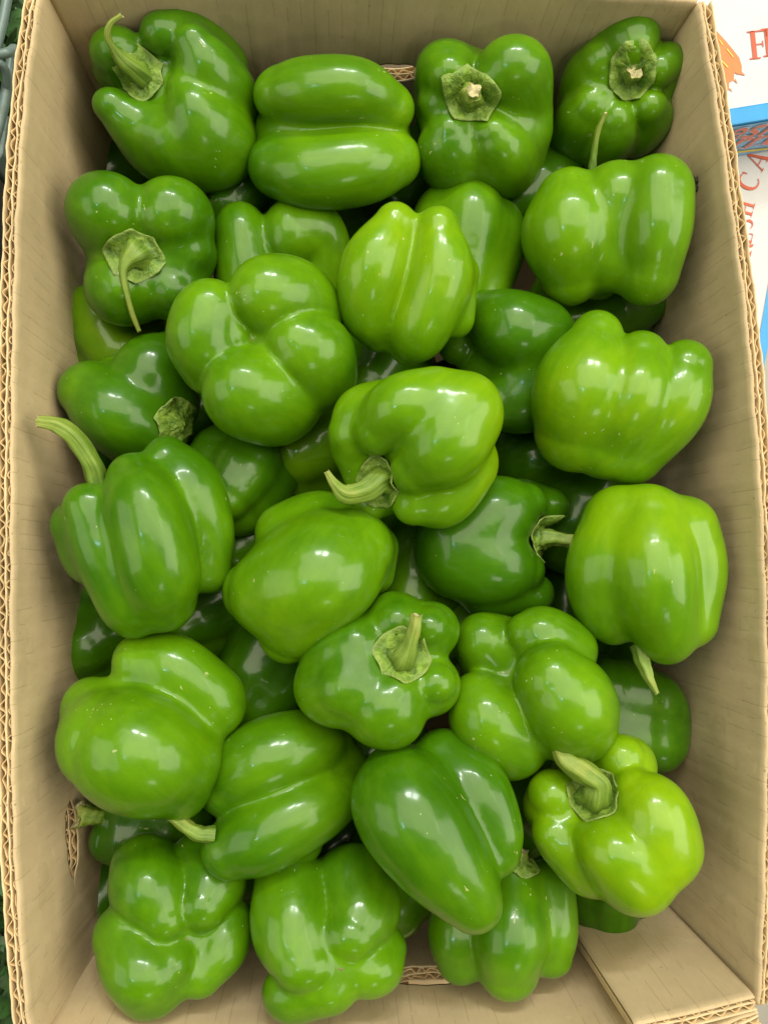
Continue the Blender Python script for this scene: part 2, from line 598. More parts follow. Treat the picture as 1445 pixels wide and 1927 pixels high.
def surface_nets(fld, lo, hi, res):
    lo = np.asarray(lo, np.float32); hi = np.asarray(hi, np.float32)
    h = float((hi - lo).max() / res)
    n = np.ceil((hi - lo) / h).astype(int) + 1
    ax = [lo[i] + h * np.arange(n[i], dtype=np.float32) for i in range(3)]
    # coarse pass first, then only the band round the surface
    q = 4
    n = ((n + q - 1) // q) * q + 1
    ax = [lo[i] + h * np.arange(n[i], dtype=np.float32) for i in range(3)]
    Gc = np.stack(np.meshgrid(*[x[::q] for x in ax], indexing='ij'), -1).reshape(-1, 3)
    vc = fld(Gc).reshape([len(x[::q]) for x in ax])
    v = np.repeat(np.repeat(np.repeat(vc, q, 0), q, 1), q, 2)
    o_ = q // 2
    v = v[o_:o_ + n[0], o_:o_ + n[1], o_:o_ + n[2]].copy()
    band = np.nonzero(np.abs(v) < h * q * 1.6)
    Gb = np.stack([ax[i][band[i]] for i in range(3)], 1)
    v[band] = fld(Gb)
    ins = v < 0
    nc = n - 1
    acc = np.zeros((*nc, 3), np.float32); cnt = np.zeros(nc, np.float32)
    offs = [(a, b, c) for a in (0, 1) for b in (0, 1) for c in (0, 1)]
    def sl(o): return tuple(slice(o[i], o[i] + nc[i]) for i in range(3))
    for o in offs:
        for axi in range(3):
            if o[axi]: continue
            o2 = list(o); o2[axi] = 1; o2 = tuple(o2)
            a, b = v[sl(o)], v[sl(o2)]
            m = (a < 0) != (b < 0)
            t = np.where(m, a / np.where(m, a - b, 1), 0)
            for j in range(3):
                acc[..., j] += np.where(m, (t if j == axi else o[j]), 0)
            cnt += m
    act = cnt > 0
    ids = -np.ones(nc, np.int64)
    ids[act] = np.arange(act.sum())
    base = np.stack(np.nonzero(act), 1).astype(np.float32)
    verts = lo + h * (base + acc[act] / cnt[act][:, None])
    faces = []
    for axi in range(3):
        b, c = (axi + 1) % 3, (axi + 2) % 3
        s0 = [slice(0, n[i]) for i in range(3)]; s1 = list(s0)
        s0[axi] = slice(0, n[axi] - 1); s1[axi] = slice(1, n[axi])
        A, B = ins[tuple(s0)], ins[tuple(s1)]
        for flip, m in ((False, A & ~B), (True, ~A & B)):
            e = np.stack(np.nonzero(m), 1)
            e = e[(e[:, b] > 0) & (e[:, c] > 0) & (e[:, b] < n[b] - 1) & (e[:, c] < n[c] - 1)]
            def cell(db, dc):
                q = e.copy(); q[:, b] -= db; q[:, c] -= dc
                return ids[q[:, 0], q[:, 1], q[:, 2]]
            f = np.stack([cell(1, 1), cell(0, 1), cell(0, 0), cell(1, 0)], 1)
            if flip: f = f[:, ::-1]
            faces.append(f)
    return verts, np.vstack(faces), h


PEPPERS = []


def bell_pepper(label, c, z, az, el, L=270, R=140, lobes=None, chains=None, tint=0.45, res=64,
                calyx=None, stem=None, cav=0.12, cavb=0.10, taper=0.85, k=0.085, amp=1.0, scar=False, core=None, calyx_n=None, fit=None, fill=None, puff=1.0):
    """c: photo pixel the pepper is centred on, z: height of that centre above the table; sizes in photo pixels at that depth"""
    fill = fill or (0.115 if lobes else 0.092)
    idx = len(PEPPERS); PEPPERS.append(label)
    C = at(c[0], c[1], z)
    d = (C - CAM)
    s = d.length / math.sqrt(F * F + (c[0] - PW / 2) ** 2 + (c[1] - PH / 2) ** 2)      # metres per pixel at that depth
    zc = -d.normalized()
    right = RC @ Vector((1, 0, 0))
    xc = (right - zc * right.dot(zc)).normalized()
    yc = zc.cross(xc)
    V = Matrix((xc, yc, zc)).transposed()            # view-aligned frame -> world
    a, e = math.radians(az), math.radians(el)
    n = np.array([math.cos(e) * math.cos(a), math.cos(e) * math.sin(a), math.sin(e)])
    if abs(n[2]) > 0.75:
        ea = np.array([1.0, 0, 0]) - n * n[0]; ea /= np.linalg.norm(ea)
        eb = np.cross(n, ea)
        if n[2] < 0: eb = -eb
    else:
        ea = np.array([0, 0, 1.0]) - n * n[2]; ea /= np.linalg.norm(ea)
        eb = np.cross(n, ea)
    lr = np.random.default_rng(100 + idx)
    CH = []
    if lobes:
        N = len(lobes)
        rf = {2: 0.62, 3: 0.56, 4: 0.515, 5: 0.455, 6: 0.41}[N]
        for lb in lobes:
            ang, w = lb[0], (lb[1] if len(lb) > 1 else 1.0)
            dt = lb[2] if len(lb) > 2 else 0; db = lb[3] if len(lb) > 3 else 0
            q = math.radians(ang)
            tw = math.radians(lr.uniform(-13, 13))
            r = rf * R * (0.35 + 0.65 * w) * lr.uniform(0.96, 1.04)
            dd = R * w - r
            rm = 1.14 * r
            ht, hb = L / 2 + dt, -L / 2 - db
            pts = [(ht - 0.78 * r, 0.68 * dd, 0.56 * r, 0), (ht - 0.84 * r, 1.02 * dd, 0.84 * r, 0), (0.08 * L, R * w - rm, rm, tw * 0.4),
                   (hb + 1.0 * r, dd * (0.30 + 0.62 * taper), 0.92 * r * taper ** 0.5, tw), (hb + 0.62 * r, dd * 0.66 * taper, 0.62 * r, tw)]
            CH.append(catmull([(*(n * h + (ea * math.cos(q + t_) + eb * math.sin(q + t_)) * o), rr) for h, o, rr, t_ in pts], 25 if res > 60 else 9))
        rc = 0.50 * R
        top, bot = L / 2 - cav * L - rc, -L / 2 + cavb * L + rc
        CO = catmull([(*(n * top), rc), (*(n * (top + bot) / 2), rc * 1.25), (*(n * bot), rc * 0.9)], 4)
    if chains:
        for ch in chains:
            CH.append(catmull([(x - c[0], c[1] - y, zz, rr * puff) for x, y, zz, rr in ch], (8 if res > 60 else 4) * len(ch)))
        if core:
            CO = np.array([(x - c[0], c[1] - y, zz, rr) for x, y, zz, rr in core])
        elif not lobes:
            CO = np.array([(0, 0, -30, 0.6 * R)])
    fld = Field(CH, CO, k * R, 0.10 * R, 50 + idx, amp * R / 140, fill * R, 0.5 * R)
    A = np.vstack(CH + [CO])
    lo = (A[:, :3] - A[:, 3:4]).min(0) - 14
    hi = (A[:, :3] + A[:, 3:4]).max(0) + 14
    v, f, h = surface_nets(fld, lo, hi, res)
    for _ in range(1):
        f0 = fld(v)
        g_ = fld.grad(v, f0); gn = np.maximum(np.einsum('ij,ij->i', g_, g_), 0.25)
        step = np.clip(f0 / gn, -h * 0.6, h * 0.6)
        v = v - g_ * step[:, None]
    E = np.vstack([f[:, [0, 1]], f[:, [1, 2]], f[:, [2, 3]], f[:, [3, 0]]])
    ii, jj = E[:, 0], E[:, 1]
    deg = np.maximum(np.bincount(ii, minlength=len(v)), 1)
    for _ in range(4):
        avg = np.stack([np.bincount(ii, v[jj, q_], len(v)) for q_ in range(3)], 1) / deg[:, None]
        v = v + 0.5 * (avg - v)
    # settle size and place so that the outline spans the wanted pixels
    sc, sh = np.ones(3), np.zeros(3)
    Vn = np.array(V); Rn = np.array(RC); Cn = np.array(C); Kn = np.array(CAM)
    if fit:
        fit = (fit[0] - 5, fit[1] - 5, fit[2] + 5, fit[3] + 5)
        for _ in range(4):
            w_ = ((v * sc + sh) * s) @ Vn.T + Cn - Kn
            q_ = w_ @ Rn
            X = q_[:, 0] / -q_[:, 2] * F + PW / 2; Y = PH / 2 - q_[:, 1] / -q_[:, 2] * F
            bx0, bx1, by0, by1 = X.min(), X.max(), Y.min(), Y.max()
            kx, ky = (fit[2] - fit[0]) / (bx1 - bx0), (fit[3] - fit[1]) / (by1 - by0)
            sc = sc * (kx, ky, math.sqrt(kx * ky))
            sh = sh * (kx, ky, 1) + ((fit[0] + fit[2] - bx0 - bx1) / 2, -(fit[1] + fit[3] - by0 - by1) / 2, 0)
    def to_view(px, py): return ((px - c[0] - sh[0]) / sc[0], (c[1] - py - sh[1]) / sc[1])
    # object frame: z along the pepper's own axis
    Bm = np.stack([ea, np.cross(n, ea), n], 1)       # columns: local axes in view frame
    rot = V @ Matrix(Bm.tolist())
    root = empty('bell_pepper', C, rot)
    tag(root, label, 'bell pepper', 'green bell peppers heaped in the box')
    def loc(p): return ((np.asarray(p, float) * sc + sh) @ Bm) * s
    body = mesh('body', loc(v), f, M_PEP, root)
    body['tint'] = float(tint)
    nv = np.asarray(n if calyx_n is None else np.array(calyx_n) / np.linalg.norm(calyx_n))
    if calyx:
        cx, cy, cr = calyx[:3]
        kk = calyx[3] if len(calyx) > 3 else 6
        # march from outside along -nv through the pixel of the calyx centre
        c0 = np.array([*to_view(cx, cy), 0.0])
        t1 = np.cross(nv, [0.31, 0.9, 0.2]); t1 /= np.linalg.norm(t1); t2 = np.cross(nv, t1)
        # find centre depth so that the centre projects to the wanted pixel
        zs = np.linspace(260, -260, 400)
        line = np.stack([np.full(400, c0[0]), np.full(400, c0[1]), zs], 1).astype(np.float32)
        fv = fld(line); hit = np.argmax(fv < 0)
        cen = line[hit].astype(float)
        ph0 = lr.uniform(0, 6)
        NR, NS = 12, 54
        base = []
        for i in range(NR + 1):
            for j in range(NS):
                th = 2 * math.pi * j / NS
                m = (th * kk / (2 * math.pi) + 0.18 * math.sin(th * 2 + ph0)) % 1.0
                pol = math.cos(math.pi / kk) / math.cos((m - 0.5) * 2 * math.pi / kk)
                pol = pol ** -0.0 * (1.0 / (math.cos(math.pi / kk) / math.cos((m - 0.5) * 2 * math.pi / kk))) ** -1
                rr = cr * (i / NR) * (1 + (pol - 1) * (i / NR)) * (1 + 0.07 * math.sin(2 * th + ph0 * 2))
                base.append(cen + (t1 * math.cos(th) + t2 * math.sin(th)) * rr)
        base = np.array(base)
        hs = np.linspace(0.7 * cr, -1.1 * cr, 46)
        hgt = np.full(len(base), -1.1 * cr)
        done = np.zeros(len(base), bool)
        for hh in hs:
            val = fld((base + nv * hh).astype(np.float32))
            new = (val < 0) & ~done
            hgt[new] = hh; done |= new
        hgt = hgt.reshape(NR + 1, NS)
        hgt = np.minimum(hgt, np.median(hgt[0]) + 1.0 * cr * (np.arange(NR + 1)[:, None] / NR))
        hgt = np.maximum(hgt, np.median(hgt[0]) - 0.35 * cr)
        for _ in range(5):
            hgt[1:-1] = (hgt[1:-1] * 2 + hgt[2:] + hgt[:-2] + np.roll(hgt[1:-1], 1, 1) + np.roll(hgt[1:-1], -1, 1)) / 6
            hgt[-1] = (hgt[-1] * 2 + np.roll(hgt[-1], 1) + np.roll(hgt[-1], -1)) / 4
        V3 = []; rim = []
        nb = 2 * kk
        for i in range(NR + 1):
            for j in range(NS):
                th = 2 * math.pi * j / NS; q = i / NR
                vein = abs(math.cos(th * kk / 1.0 + ph0))
                bub = math.sin(q * 9.0 + 2.5 * math.sin(th * nb / 2 + ph0)) * math.sin(th * nb + 4 * q + ph0)
                dz = 3.0 + 0.20 * cr * max(0, 1 - q * 2.4) + 0.085 * cr * bub * min(1, max(0, (q - 0.15) * 4)) * (1 - 0.55 * q) + 0.07 * cr * vein * (1 - q)
                dz += 0.06 * cr * math.sin(th * kk + ph0) * q * q + lr.uniform(-0.035, 0.035) * cr * (q < 0.95)
                V3.append(base[i * NS + j] + nv * (hgt[i, j] + dz)); rim.append(max(0, (q - 0.8) / 0.2))
        FF = [(i * NS + j, i * NS + (j + 1) % NS, (i + 1) * NS + (j + 1) % NS, (i + 1) * NS + j) for i in range(NR) for j in range(NS)]
        co = mesh('calyx', loc(V3), FF, M_CAL, root)
        atr = co.data.attributes.new('rim', 'FLOAT', 'POINT')
        atr.data.foreach_set('value', rim)
        md = co.modifiers.new('thickness', 'SOLIDIFY'); md.thickness = 2.2 * s; md.offset = -1
        ctop = cen + nv * (hgt[0].mean() + 3 + 0.1 * cr)
    else:
        ctop = None
    if stem:
        # (px, py, rise towards the viewer, radius) from the calyx outwards
        if ctop is None:
            zs = np.linspace(260, -260, 400)
            line = np.stack([np.full(400, to_view(*stem[0][:2])[0]), np.full(400, to_view(*stem[0][:2])[1]), zs], 1).astype(np.float32)
            fv = fld(line); hit = np.argmax(fv < 0) if (fv < 0).any() else 200
            zb = zs[hit]
        else:
            zb = ctop[2]
        P = np.array([(*to_view(x, y), zb + dz, r) for x, y, dz, r in stem], float)
        if ctop is not None:
            P = np.vstack([[*(ctop - nv * 2), P[0, 3] * 1.25], P])
        P = catmull(P, 26)
        NS = 20
        tg = np.gradient(P[:, :3], axis=0); tg /= np.linalg.norm(tg, axis=1)[:, None] + 1e-9
        u0 = np.cross(tg[0], [0.3, 0.2, 0.93]); u0 /= np.linalg.norm(u0)
        vs, al, uv = [], [], []
        ph0 = lr.uniform(0, 6)
        for i in range(len(P)):
            u0 = u0 - tg[i] * u0.dot(tg[i]); u0 /= np.linalg.norm(u0)
            w0 = np.cross(tg[i], u0)
            for j in range(NS):
                th = 2 * math.pi * j / NS
                rr = P[i, 3] * (1 + 0.13 * math.cos(5 * th + ph0 + i * 0.03) + 0.05 * math.sin(i * 0.9 + 2 * th) + lr.uniform(-0.025, 0.025))
                if i == len(P) - 1: rr *= 1.06
                o_ = tg[i] * (P[i, 3] * 0.3 * math.sin(3 * th + ph0) if i == len(P) - 1 else 0)
                vs.append(P[i, :3] + (u0 * math.cos(th) + w0 * math.sin(th)) * rr + o_)
                al.append(i / (len(P) - 1)); uv.append((j / NS, i / len(P)))
        FF = [(i * NS + j, i * NS + (j + 1) % NS, (i + 1) * NS + (j + 1) % NS, (i + 1) * NS + j) for i in range(len(P) - 1) for j in range(NS)]
        so = mesh('stem', loc(vs), FF, M_STEM, root)
        atr = so.data.attributes.new('along', 'FLOAT', 'POINT'); atr.data.foreach_set('value', al)
        ul = so.data.uv_layers.new(name='UVMap')
        li = np.zeros(len(so.data.loops), dtype=np.int32); so.data.loops.foreach_get('vertex_index', li)
        ul.data.foreach_set('uv', np.array(uv, np.float32)[li].ravel())
        # the torn end
        last = vs[-NS:]
        cc = np.mean(last, 0)
        cv = list(last) + [cc + (p - cc) * 0.55 - tg[-1] * P[-1, 3] * 0.35 * lr.uniform(0.4, 1.3) for p in last] + [cc - tg[-1] * P[-1, 3] * 0.25]
        cf = [(j, (j + 1) % NS, NS + (j + 1) % NS, NS + j) for j in range(NS)] + [(NS + j, NS + (j + 1) % NS, 2 * NS) for j in range(NS)]
        mesh('cut_end', loc(cv), cf, M_CUT, so)
    if scar:
        zs = np.linspace(260, -260, 400)
        line = np.stack([np.full(400, to_view(*scar[:2])[0]), np.full(400, to_view(*scar[:2])[1]), zs], 1).astype(np.float32)
        hit = np.argmax(fld(line) < 0); cen = line[hit].astype(float)
        vs = [cen + (0, 0, 2.0)]; r0 = scar[2] if len(scar) > 2 else 6
        for i in range(2):
            for j in range(10):
                th = 2 * math.pi * j / 10
                rr = r0 * (0.5, 1.0)[i] * lr.uniform(0.6, 1.25)
                vs.append(cen + (math.cos(th) * rr, math.sin(th) * rr * 0.7, (2.2, -2.5)[i]))
        ff = [(0, 1 + j, 1 + (j + 1) % 10) for j in range(10)] + [(1 + j, 11 + j, 11 + (j + 1) % 10, 1 + (j + 1) % 10) for j in range(10)]
        mesh('blossom_scar', loc(vs), ff, M_SCAR, root)
    return root


#PEPPER_SPECS
B = bell_pepper
# --- top row
B('dark green pepper in the top left corner with a thin curled dry stem', (335, 195), .150, 130, 42, R=150, fit=(172, 15, 485, 360), fill=.108, puff=1.07, tint=0.384, res=78, k=.045, amp=.7,
  chains=[[(232, 95, -5, 50), (250, 125, -60, 66)],
          [(312, 62, 15, 45), (355, 64, -5, 50), (405, 120, -60, 66)],
          [(365, 82, 45, 36), (392, 130, 38, 56), (420, 178, 0, 65), (415, 210, -60, 72)],
          [(342, 162, 58, 30), (362, 208, 62, 54), (388, 258, 30, 84), (390, 272, -30, 86)],
          [(280, 242, 50, 31), (315, 262, 42, 52), (352, 285, 0, 70)],
          [(208, 195, 25, 36), (242, 228, 15, 52), (288, 268, -15, 72)]],
  core=[(320, 170, -62, 108), (370, 215, -48, 110)], calyx=(277, 150, 50, 6), calyx_n=(-.40, .32, .86),
  stem=[(266, 142, 14, 19), (249, 127, 28, 15), (236, 110, 40, 7), (230, 92, 48, 6), (238, 74, 54, 5), (258, 62, 58, 4)])
B('pepper lying on its side in the top row, two long lobes', (628, 246), .150, 182, -8, R=150, fit=(470, 106, 788, 392), fill=.118, tint=0.42, res=76, k=.04, amp=.7,
  chains=[[(545, 172, 10, 56), (590, 168, 30, 64), (670, 166, 32, 64), (722, 190, 8, 58)],
          [(540, 305, 12, 68), (590, 312, 34, 78), (670, 306, 36, 80), (718, 292, 8, 68)]],
  core=[(590, 245, -48, 104), (670, 242, -48, 104)])
B('top row pepper whose pale star calyx with a green stub faces up', (905, 220), .150, 115, 58, R=146, fit=(783, 68, 1036, 372), fill=.12, puff=1.0, tint=0.416, res=76, k=.035, amp=.7,
  chains=[[(842, 142, 48, 40), (838, 135, 20, 52), (865, 170, -40, 80)],
          [(928, 150, 52, 44), (952, 142, 30, 66), (966, 205, -20, 70)],
          [(975, 235, -12, 62), (960, 290, -50, 62)],
          [(846, 240, 54, 36), (850, 268, 36, 54), (868, 295, -20, 66)],
          [(926, 240, 56, 36), (942, 268, 38, 54), (945, 300, -20, 66)],
          [(822, 188, 34, 30), (832, 200, 0, 44)]],
  core=[(890, 196, -46, 106), (915, 245, -60, 104)], calyx=(886, 188, 52, 5), calyx_n=(-.10, .16, .97),
  stem=[(886, 186, 10, 20), (884, 182, 24, 17), (890, 178, 34, 12)])
B('pepper in the top right corner with a round broken stem scar', (1160, 172), .148, 62, 58, R=138, fit=(1038, 16, 1290, 318), fill=.14, puff=1.0, tint=0.47, res=76, k=.035, amp=.7,
  chains=[[(1178, 84, 46, 40), (1166, 74, 20, 57), (1130, 120, -40, 80)],
          [(1235, 127, 42, 33), (1250, 116, 15, 40), (1225, 160, -30, 62)],
          [(1228, 193, 46, 36), (1234, 212, 12, 44), (1205, 235, -30, 56)],
          [(1166, 218, 54, 35), (1164, 240, 32, 48), (1140, 260, -30, 60)],
          [(1108, 190, 46, 38), (1092, 212, 22, 48), (1088, 250, -40, 60)],
          [(1114, 110, 32, 40), (1098, 137, 5, 52), (1095, 180, -40, 60)]],
  core=[(1165, 150, -60, 100), (1130, 212, -60, 95)], calyx=(1181, 142, 50, 8), calyx_n=(.12, .14, .97),
  stem=[(1184, 141, 6, 17), (1187, 139, 15, 14)])
# --- second row
B('pepper below the top right corner with a thin upright stem behind it', (1146, 434), .158, 94, -4, R=160, fit=(985, 293, 1303, 572), fill=.055, tint=0.528, res=78, k=.055, amp=.7,
  chains=[[(1068, 380, 12, 66), (1072, 435, 33, 88), (1085, 510, 18, 66)],
          [(1228, 368, 18, 74), (1234, 430, 34, 74), (1228, 500, 25, 72)],
          [(1140, 520, -45, 46)]],
  core=[(1120, 425, -30, 108), (1180, 425, -30, 108), (1156, 372, 10, 72), (1156, 480, 14, 72)],
  stem=[(1105, 326, -30, 8), (1106, 298, -24, 6), (1110, 262, -14, 5), (1121, 233, -6, 4)])
B('pepper at the left wall with a flat calyx and thin brown stem hanging down', (265, 467), .146, -105, 68, R=146, fit=(126, 325, 405, 610), fill=.10, puff=1.08, tint=0.352, res=76, k=.035, amp=.7,
  chains=[[(205, 402, 42, 50), (197, 396, 15, 70), (230, 440, -40, 80)],
          [(305, 405, 44, 50), (322, 402, 15, 74), (310, 440, -40, 84)],
          [(348, 470, 30, 42), (352, 480, 0, 50)],
          [(308, 545, 38, 42), (318, 545, 8, 62)],
          [(207, 540, 40, 45), (208, 540, 12, 66), (240, 520, -40, 84)]],
  core=[(262, 468, -52, 110), (262, 468, -80, 112)], calyx=(253, 480, 57, 6), calyx_n=(-.05, -.05, 1),
  stem=[(250, 482, 8, 27), (240, 490, 16, 15), (231, 508, 22, 8), (234, 545, 24, 6), (240, 580, 22, 5), (249, 612, 18, 4)])
B('lime green upright pepper at upper centre with a notched top', (769, 533), .168, -97, -22, R=135, fit=(638, 384, 897, 684), tint=0.544, res=80, k=.06, amp=.7,
  chains=[[(740, 422, 18, 36), (704, 500, 42, 62), (690, 580, 30, 52), (708, 625, 5, 36)],
          [(818, 430, 22, 38), (822, 515, 38, 66), (788, 605, 36, 60), (766, 642, 5, 44)],
          [(862, 510, -12, 36), (852, 590, -15, 42)]],
  core=[(768, 540, -52, 98)])
B('blossom end pepper left of centre with four plump round lobes', (490, 655), .160, -45, -62, R=172, fit=(316, 481, 668, 836), fill=0.15, puff=1.12, tint=0.410, res=84, k=.04, amp=.5,
  chains=[[(428, 622, 52, 34), (395, 580, 42, 55), (380, 630, 40, 64), (400, 668, 10, 72)],
          [(480, 552, 62, 44), (510, 548, 55, 64), (555, 550, 35, 62), (585, 580, 0, 58)],
          [(560, 635, 78, 52), (583, 655, 62, 70), (588, 690, 20, 76)],
          [(440, 712, 80, 52), (462, 735, 68, 76), (505, 745, 25, 88)]],
  core=[(485, 640, -68, 122), (520, 680, -95, 110)], scar=(474, 640, 6))
B('shiny lime pepper at the centre with a torn pale stem to lower left', (795, 842), .180, 220, 30, R=150, fit=(622, 694, 943, 990), fill=0.118, tint=0.60, res=80,
  chains=[[(785, 880, 55, 44), (835, 840, 70, 68), (868, 780, 45, 74)],
          [(714, 812, 60, 36), (760, 768, 66, 56), (815, 758, 45, 64)],
          [(662, 812, 15, 40), (690, 775, 5, 50), (765, 775, -40, 72)],
          [(785, 940, 20, 44), (838, 928, 0, 60), (870, 868, -25, 70)],
          [(702, 940, -20, 34), (760, 900, -50, 60)], [(668, 842, -5, 42), (690, 885, -25, 44)]],
  core=[(790, 840, -40, 92), (820, 810, -30, 95)], calyx=(722, 902, 50, 6), calyx_n=(-.50, -.42, .75),
  stem=[(712, 905, 16, 22), (690, 922, 26, 19), (655, 926, 34, 16), (636, 908, 38, 9), (622, 886, 40, 5)])
B('big pale lime pepper leaning on the right wall, stemless side up', (1170, 750), .162, 66, -14, R=160, fit=(1003, 588, 1337, 908), fill=.14, tint=0.520, res=78, k=.045, amp=.8,
  chains=[[(1125, 648, 15, 56), (1102, 735, 38, 96), (1090, 805, 22, 80)],
          [(1200, 682, 24, 56), (1185, 755, 36, 80), (1145, 830, 18, 64)],
          [(1278, 702, 5, 56), (1258, 768, 16, 72), (1195, 845, 0, 62)]],
  core=[(1175, 745, -52, 114)])
B('shaded pepper right of centre with glossy curled lobes', (955, 680), .128, 48, -44, R=128, fit=(830, 548, 1083, 812), fill=0.118, tint=0.320, res=72, k=.06,  # tint lowered to help it look shaded
  chains=[[(905, 600, 10, 46), (958, 622, 38, 66), (1010, 640, 8, 72)],
          [(938, 742, 30, 46), (985, 728, 10, 66)],
          [(862, 640, -10, 38), (885, 608, -22, 52)], [(1000, 700, -10, 80)]],
  core=[(955, 680, -48, 95)])
B('pepper against the left wall with a thick curved green stem', (268, 1010), .172, 118, 8, R=150, fit=(98, 825, 437, 1197), tint=0.368, res=80, k=.065, amp=.8,
  chains=[[(240, 902, 25, 44), (260, 960, 48, 70), (285, 1060, 50, 78), (292, 1110, 20, 70)],
          [(300, 868, 0, 42), (345, 920, 8, 62), (382, 1000, 2, 55), (385, 1065, -12, 50)],
          [(162, 955, 22, 36), (190, 1025, 22, 56), (228, 1110, 12, 64), (240, 1138, 0, 56)],
          [(132, 988, -20, 34), (165, 1040, -30, 52)]],
  core=[(265, 1005, -50, 112), (255, 1080, -45, 92)],
  stem=[(190, 912, 5, 19), (176, 872, 22, 17), (146, 828, 36, 16), (116, 810, 38, 13), (88, 806, 40, 9)])
B('tilted pepper at the middle with one broad flat face', (588, 1085), .162, 58, -16, R=150, fit=(423, 928, 745, 1245), tint=0.464, res=78, k=.075, amp=.8,
  chains=[[(655, 1035, 30, 70), (600, 1075, 48, 100), (530, 1108, 22, 86), (484, 1108, 0, 60)],
          [(600, 1090, 40, 92), (568, 1150, 24, 76), (552, 1186, 0, 58)],
          [(540, 1000, -20, 52), (600, 968, -15, 44), (655, 978, -30, 40)],
          [(712, 1030, -25, 34), (705, 1080, -25, 40)]],
  core=[(600, 1075, -48, 100)])
B('dark pepper right of centre with its stem pointing right', (925, 1030), .134, -2, 18, R=132, fit=(783, 900, 1065, 1162), tint=0.256, res=78, k=.065, amp=.8,  # tint lowered in place of shade from the pepper above
  chains=[[(988, 952, 18, 38), (935, 975, 32, 70), (868, 1015, 28, 86)],
          [(985, 1072, 22, 38), (935, 1062, 36, 68), (870, 1040, 28, 86)],
          [(1002, 1118, -22, 40), (920, 1108, -15, 54)], [(1030, 955, -32, 36), (980, 950, -40, 46)]],
  core=[(895, 1030, -45, 96), (930, 1020, -45, 88)], calyx=(1013, 1014, 52, 6), calyx_n=(.86, -.02, .52),
  stem=[(1032, 1012, 4, 16), (1055, 1015, 6, 12), (1082, 1020, 6, 13)])
B('big lime pepper at the right wall with stem pointing down', (1215, 1080), .166, -98, -6, R=150, fit=(1067, 915, 1365, 1246), fill=.10, tint=0.536, res=78, k=.07, amp=.8,
  chains=[[(1165, 985, 15, 64), (1140, 1070, 34, 74), (1138, 1145, 15, 62), (1152, 1175, 0, 46)],
          [(1228, 985, 20, 64), (1222, 1080, 46, 88), (1245, 1172, 18, 64), (1250, 1192, -5, 50)],
          [(1290, 1000, -12, 60), (1315, 1075, -12, 50), (1300, 1165, -18, 50)]],
  core=[(1210, 1060, -50, 112)],
  stem=[(1203, 1214, -30, 18), (1206, 1240, -16, 14), (1216, 1270, -6, 9), (1229, 1296, -2, 4)])
B('pepper below centre with its stem standing up from a pale calyx', (710, 1262), .172, 35, 62, R=152, fit=(557, 1117, 862, 1408), fill=.095, puff=1.12, tint=0.432, res=78, k=.035, amp=.7,
  chains=[[(738, 1168, 42, 36), (735, 1167, 15, 50)],
          [(802, 1182, 42, 34), (805, 1188, 10, 50)],
          [(815, 1288, 42, 38), (808, 1290, 5, 54)],
          [(738, 1312, 52, 44), (722, 1332, 30, 66), (712, 1338, -15, 68)],
          [(645, 1290, 40, 56), (634, 1290, 0, 76)],
          [(660, 1210, 40, 46), (642, 1225, 5, 74)]],
  core=[(718, 1252, -52, 118), (705, 1265, -80, 110)], calyx=(753, 1236, 57, 6), calyx_n=(.14, .10, .98),
  stem=[(758, 1240, 14, 22), (768, 1215, 30, 13), (776, 1188, 42, 11), (779, 1166, 46, 10)])
B('blossom end pepper right of the standing stem, one lobe largest', (1010, 1300), .158, -30, -56, R=155, fit=(848, 1145, 1162, 1465), fill=0.12, puff=1.12, tint=0.418, res=82, k=.04, amp=.5,
  chains=[[(905, 1205, 40, 44), (915, 1212, 25, 56), (950, 1245, -40, 80)],
          [(995, 1195, 55, 38), (1030, 1198, 40, 52), (1075, 1225, -10, 56)],
          [(1040, 1285, 82, 66), (1070, 1325, 60, 82), (1075, 1350, 0, 86)],
          [(905, 1320, 60, 50), (922, 1352, 48, 70), (962, 1386, 5, 76)]],
  core=[(985, 1285, -58, 115), (1030, 1310, -80, 108)], scar=(962, 1268, 4))
B('wide two lobed pepper against the left wall below the thick stem', (285, 1365), .162, -42, -28, R=160, fit=(108, 1195, 460, 1540), tint=0.432, res=78, k=.055, amp=.8,
  chains=[[(240, 1252, 5, 48), (320, 1265, 22, 66), (392, 1315, 12, 66), (402, 1330, -30, 58)],
          [(195, 1395, 18, 86), (258, 1418, 38, 112), (312, 1428, 22, 96), (340, 1420, -10, 80)],
          [(345, 1480, 0, 52)], [(152, 1335, -30, 44)]],
  core=[(285, 1360, -55, 118)])
B('long ribbed pepper lying left of bottom centre, stem to the left', (545, 1495), .146, 207, 0, R=150, fit=(375, 1340, 705, 1655), fill=.118, tint=0.37, res=76, k=.04, amp=.7,
  chains=[[(452, 1478, 10, 62), (500, 1440, 34, 76), (575, 1408, 30, 70), (610, 1400, 0, 56)],
          [(468, 1582, 14, 56), (520, 1558, 36, 68), (590, 1520, 32, 66), (635, 1490, 5, 56)],
          [(560, 1570, -30, 60)], [(672, 1462, -18, 36), (640, 1440, -30, 50)]],
  core=[(520, 1500, -48, 98), (570, 1480, -48, 92)],
  stem=[(416, 1562, 0, 14), (388, 1560, 4, 13), (360, 1544, 6, 11), (328, 1520, 4, 11)])
B('long tapered pepper at bottom centre lying diagonally', (822, 1568), .184, 122, 4, R=150, fit=(665, 1375, 980, 1755), tint=0.352, res=80, k=.07, amp=.7,
  chains=[[(752, 1470, 20, 62), (772, 1525, 40, 100), (825, 1610, 38, 88), (880, 1690, 15, 54), (888, 1705, 0, 46)],
          [(838, 1432, -10, 52), (895, 1490, 5, 62), (930, 1565, 0, 50), (930, 1610, -12, 42)]],
  core=[(800, 1520, -55, 98), (850, 1600, -50, 85)])
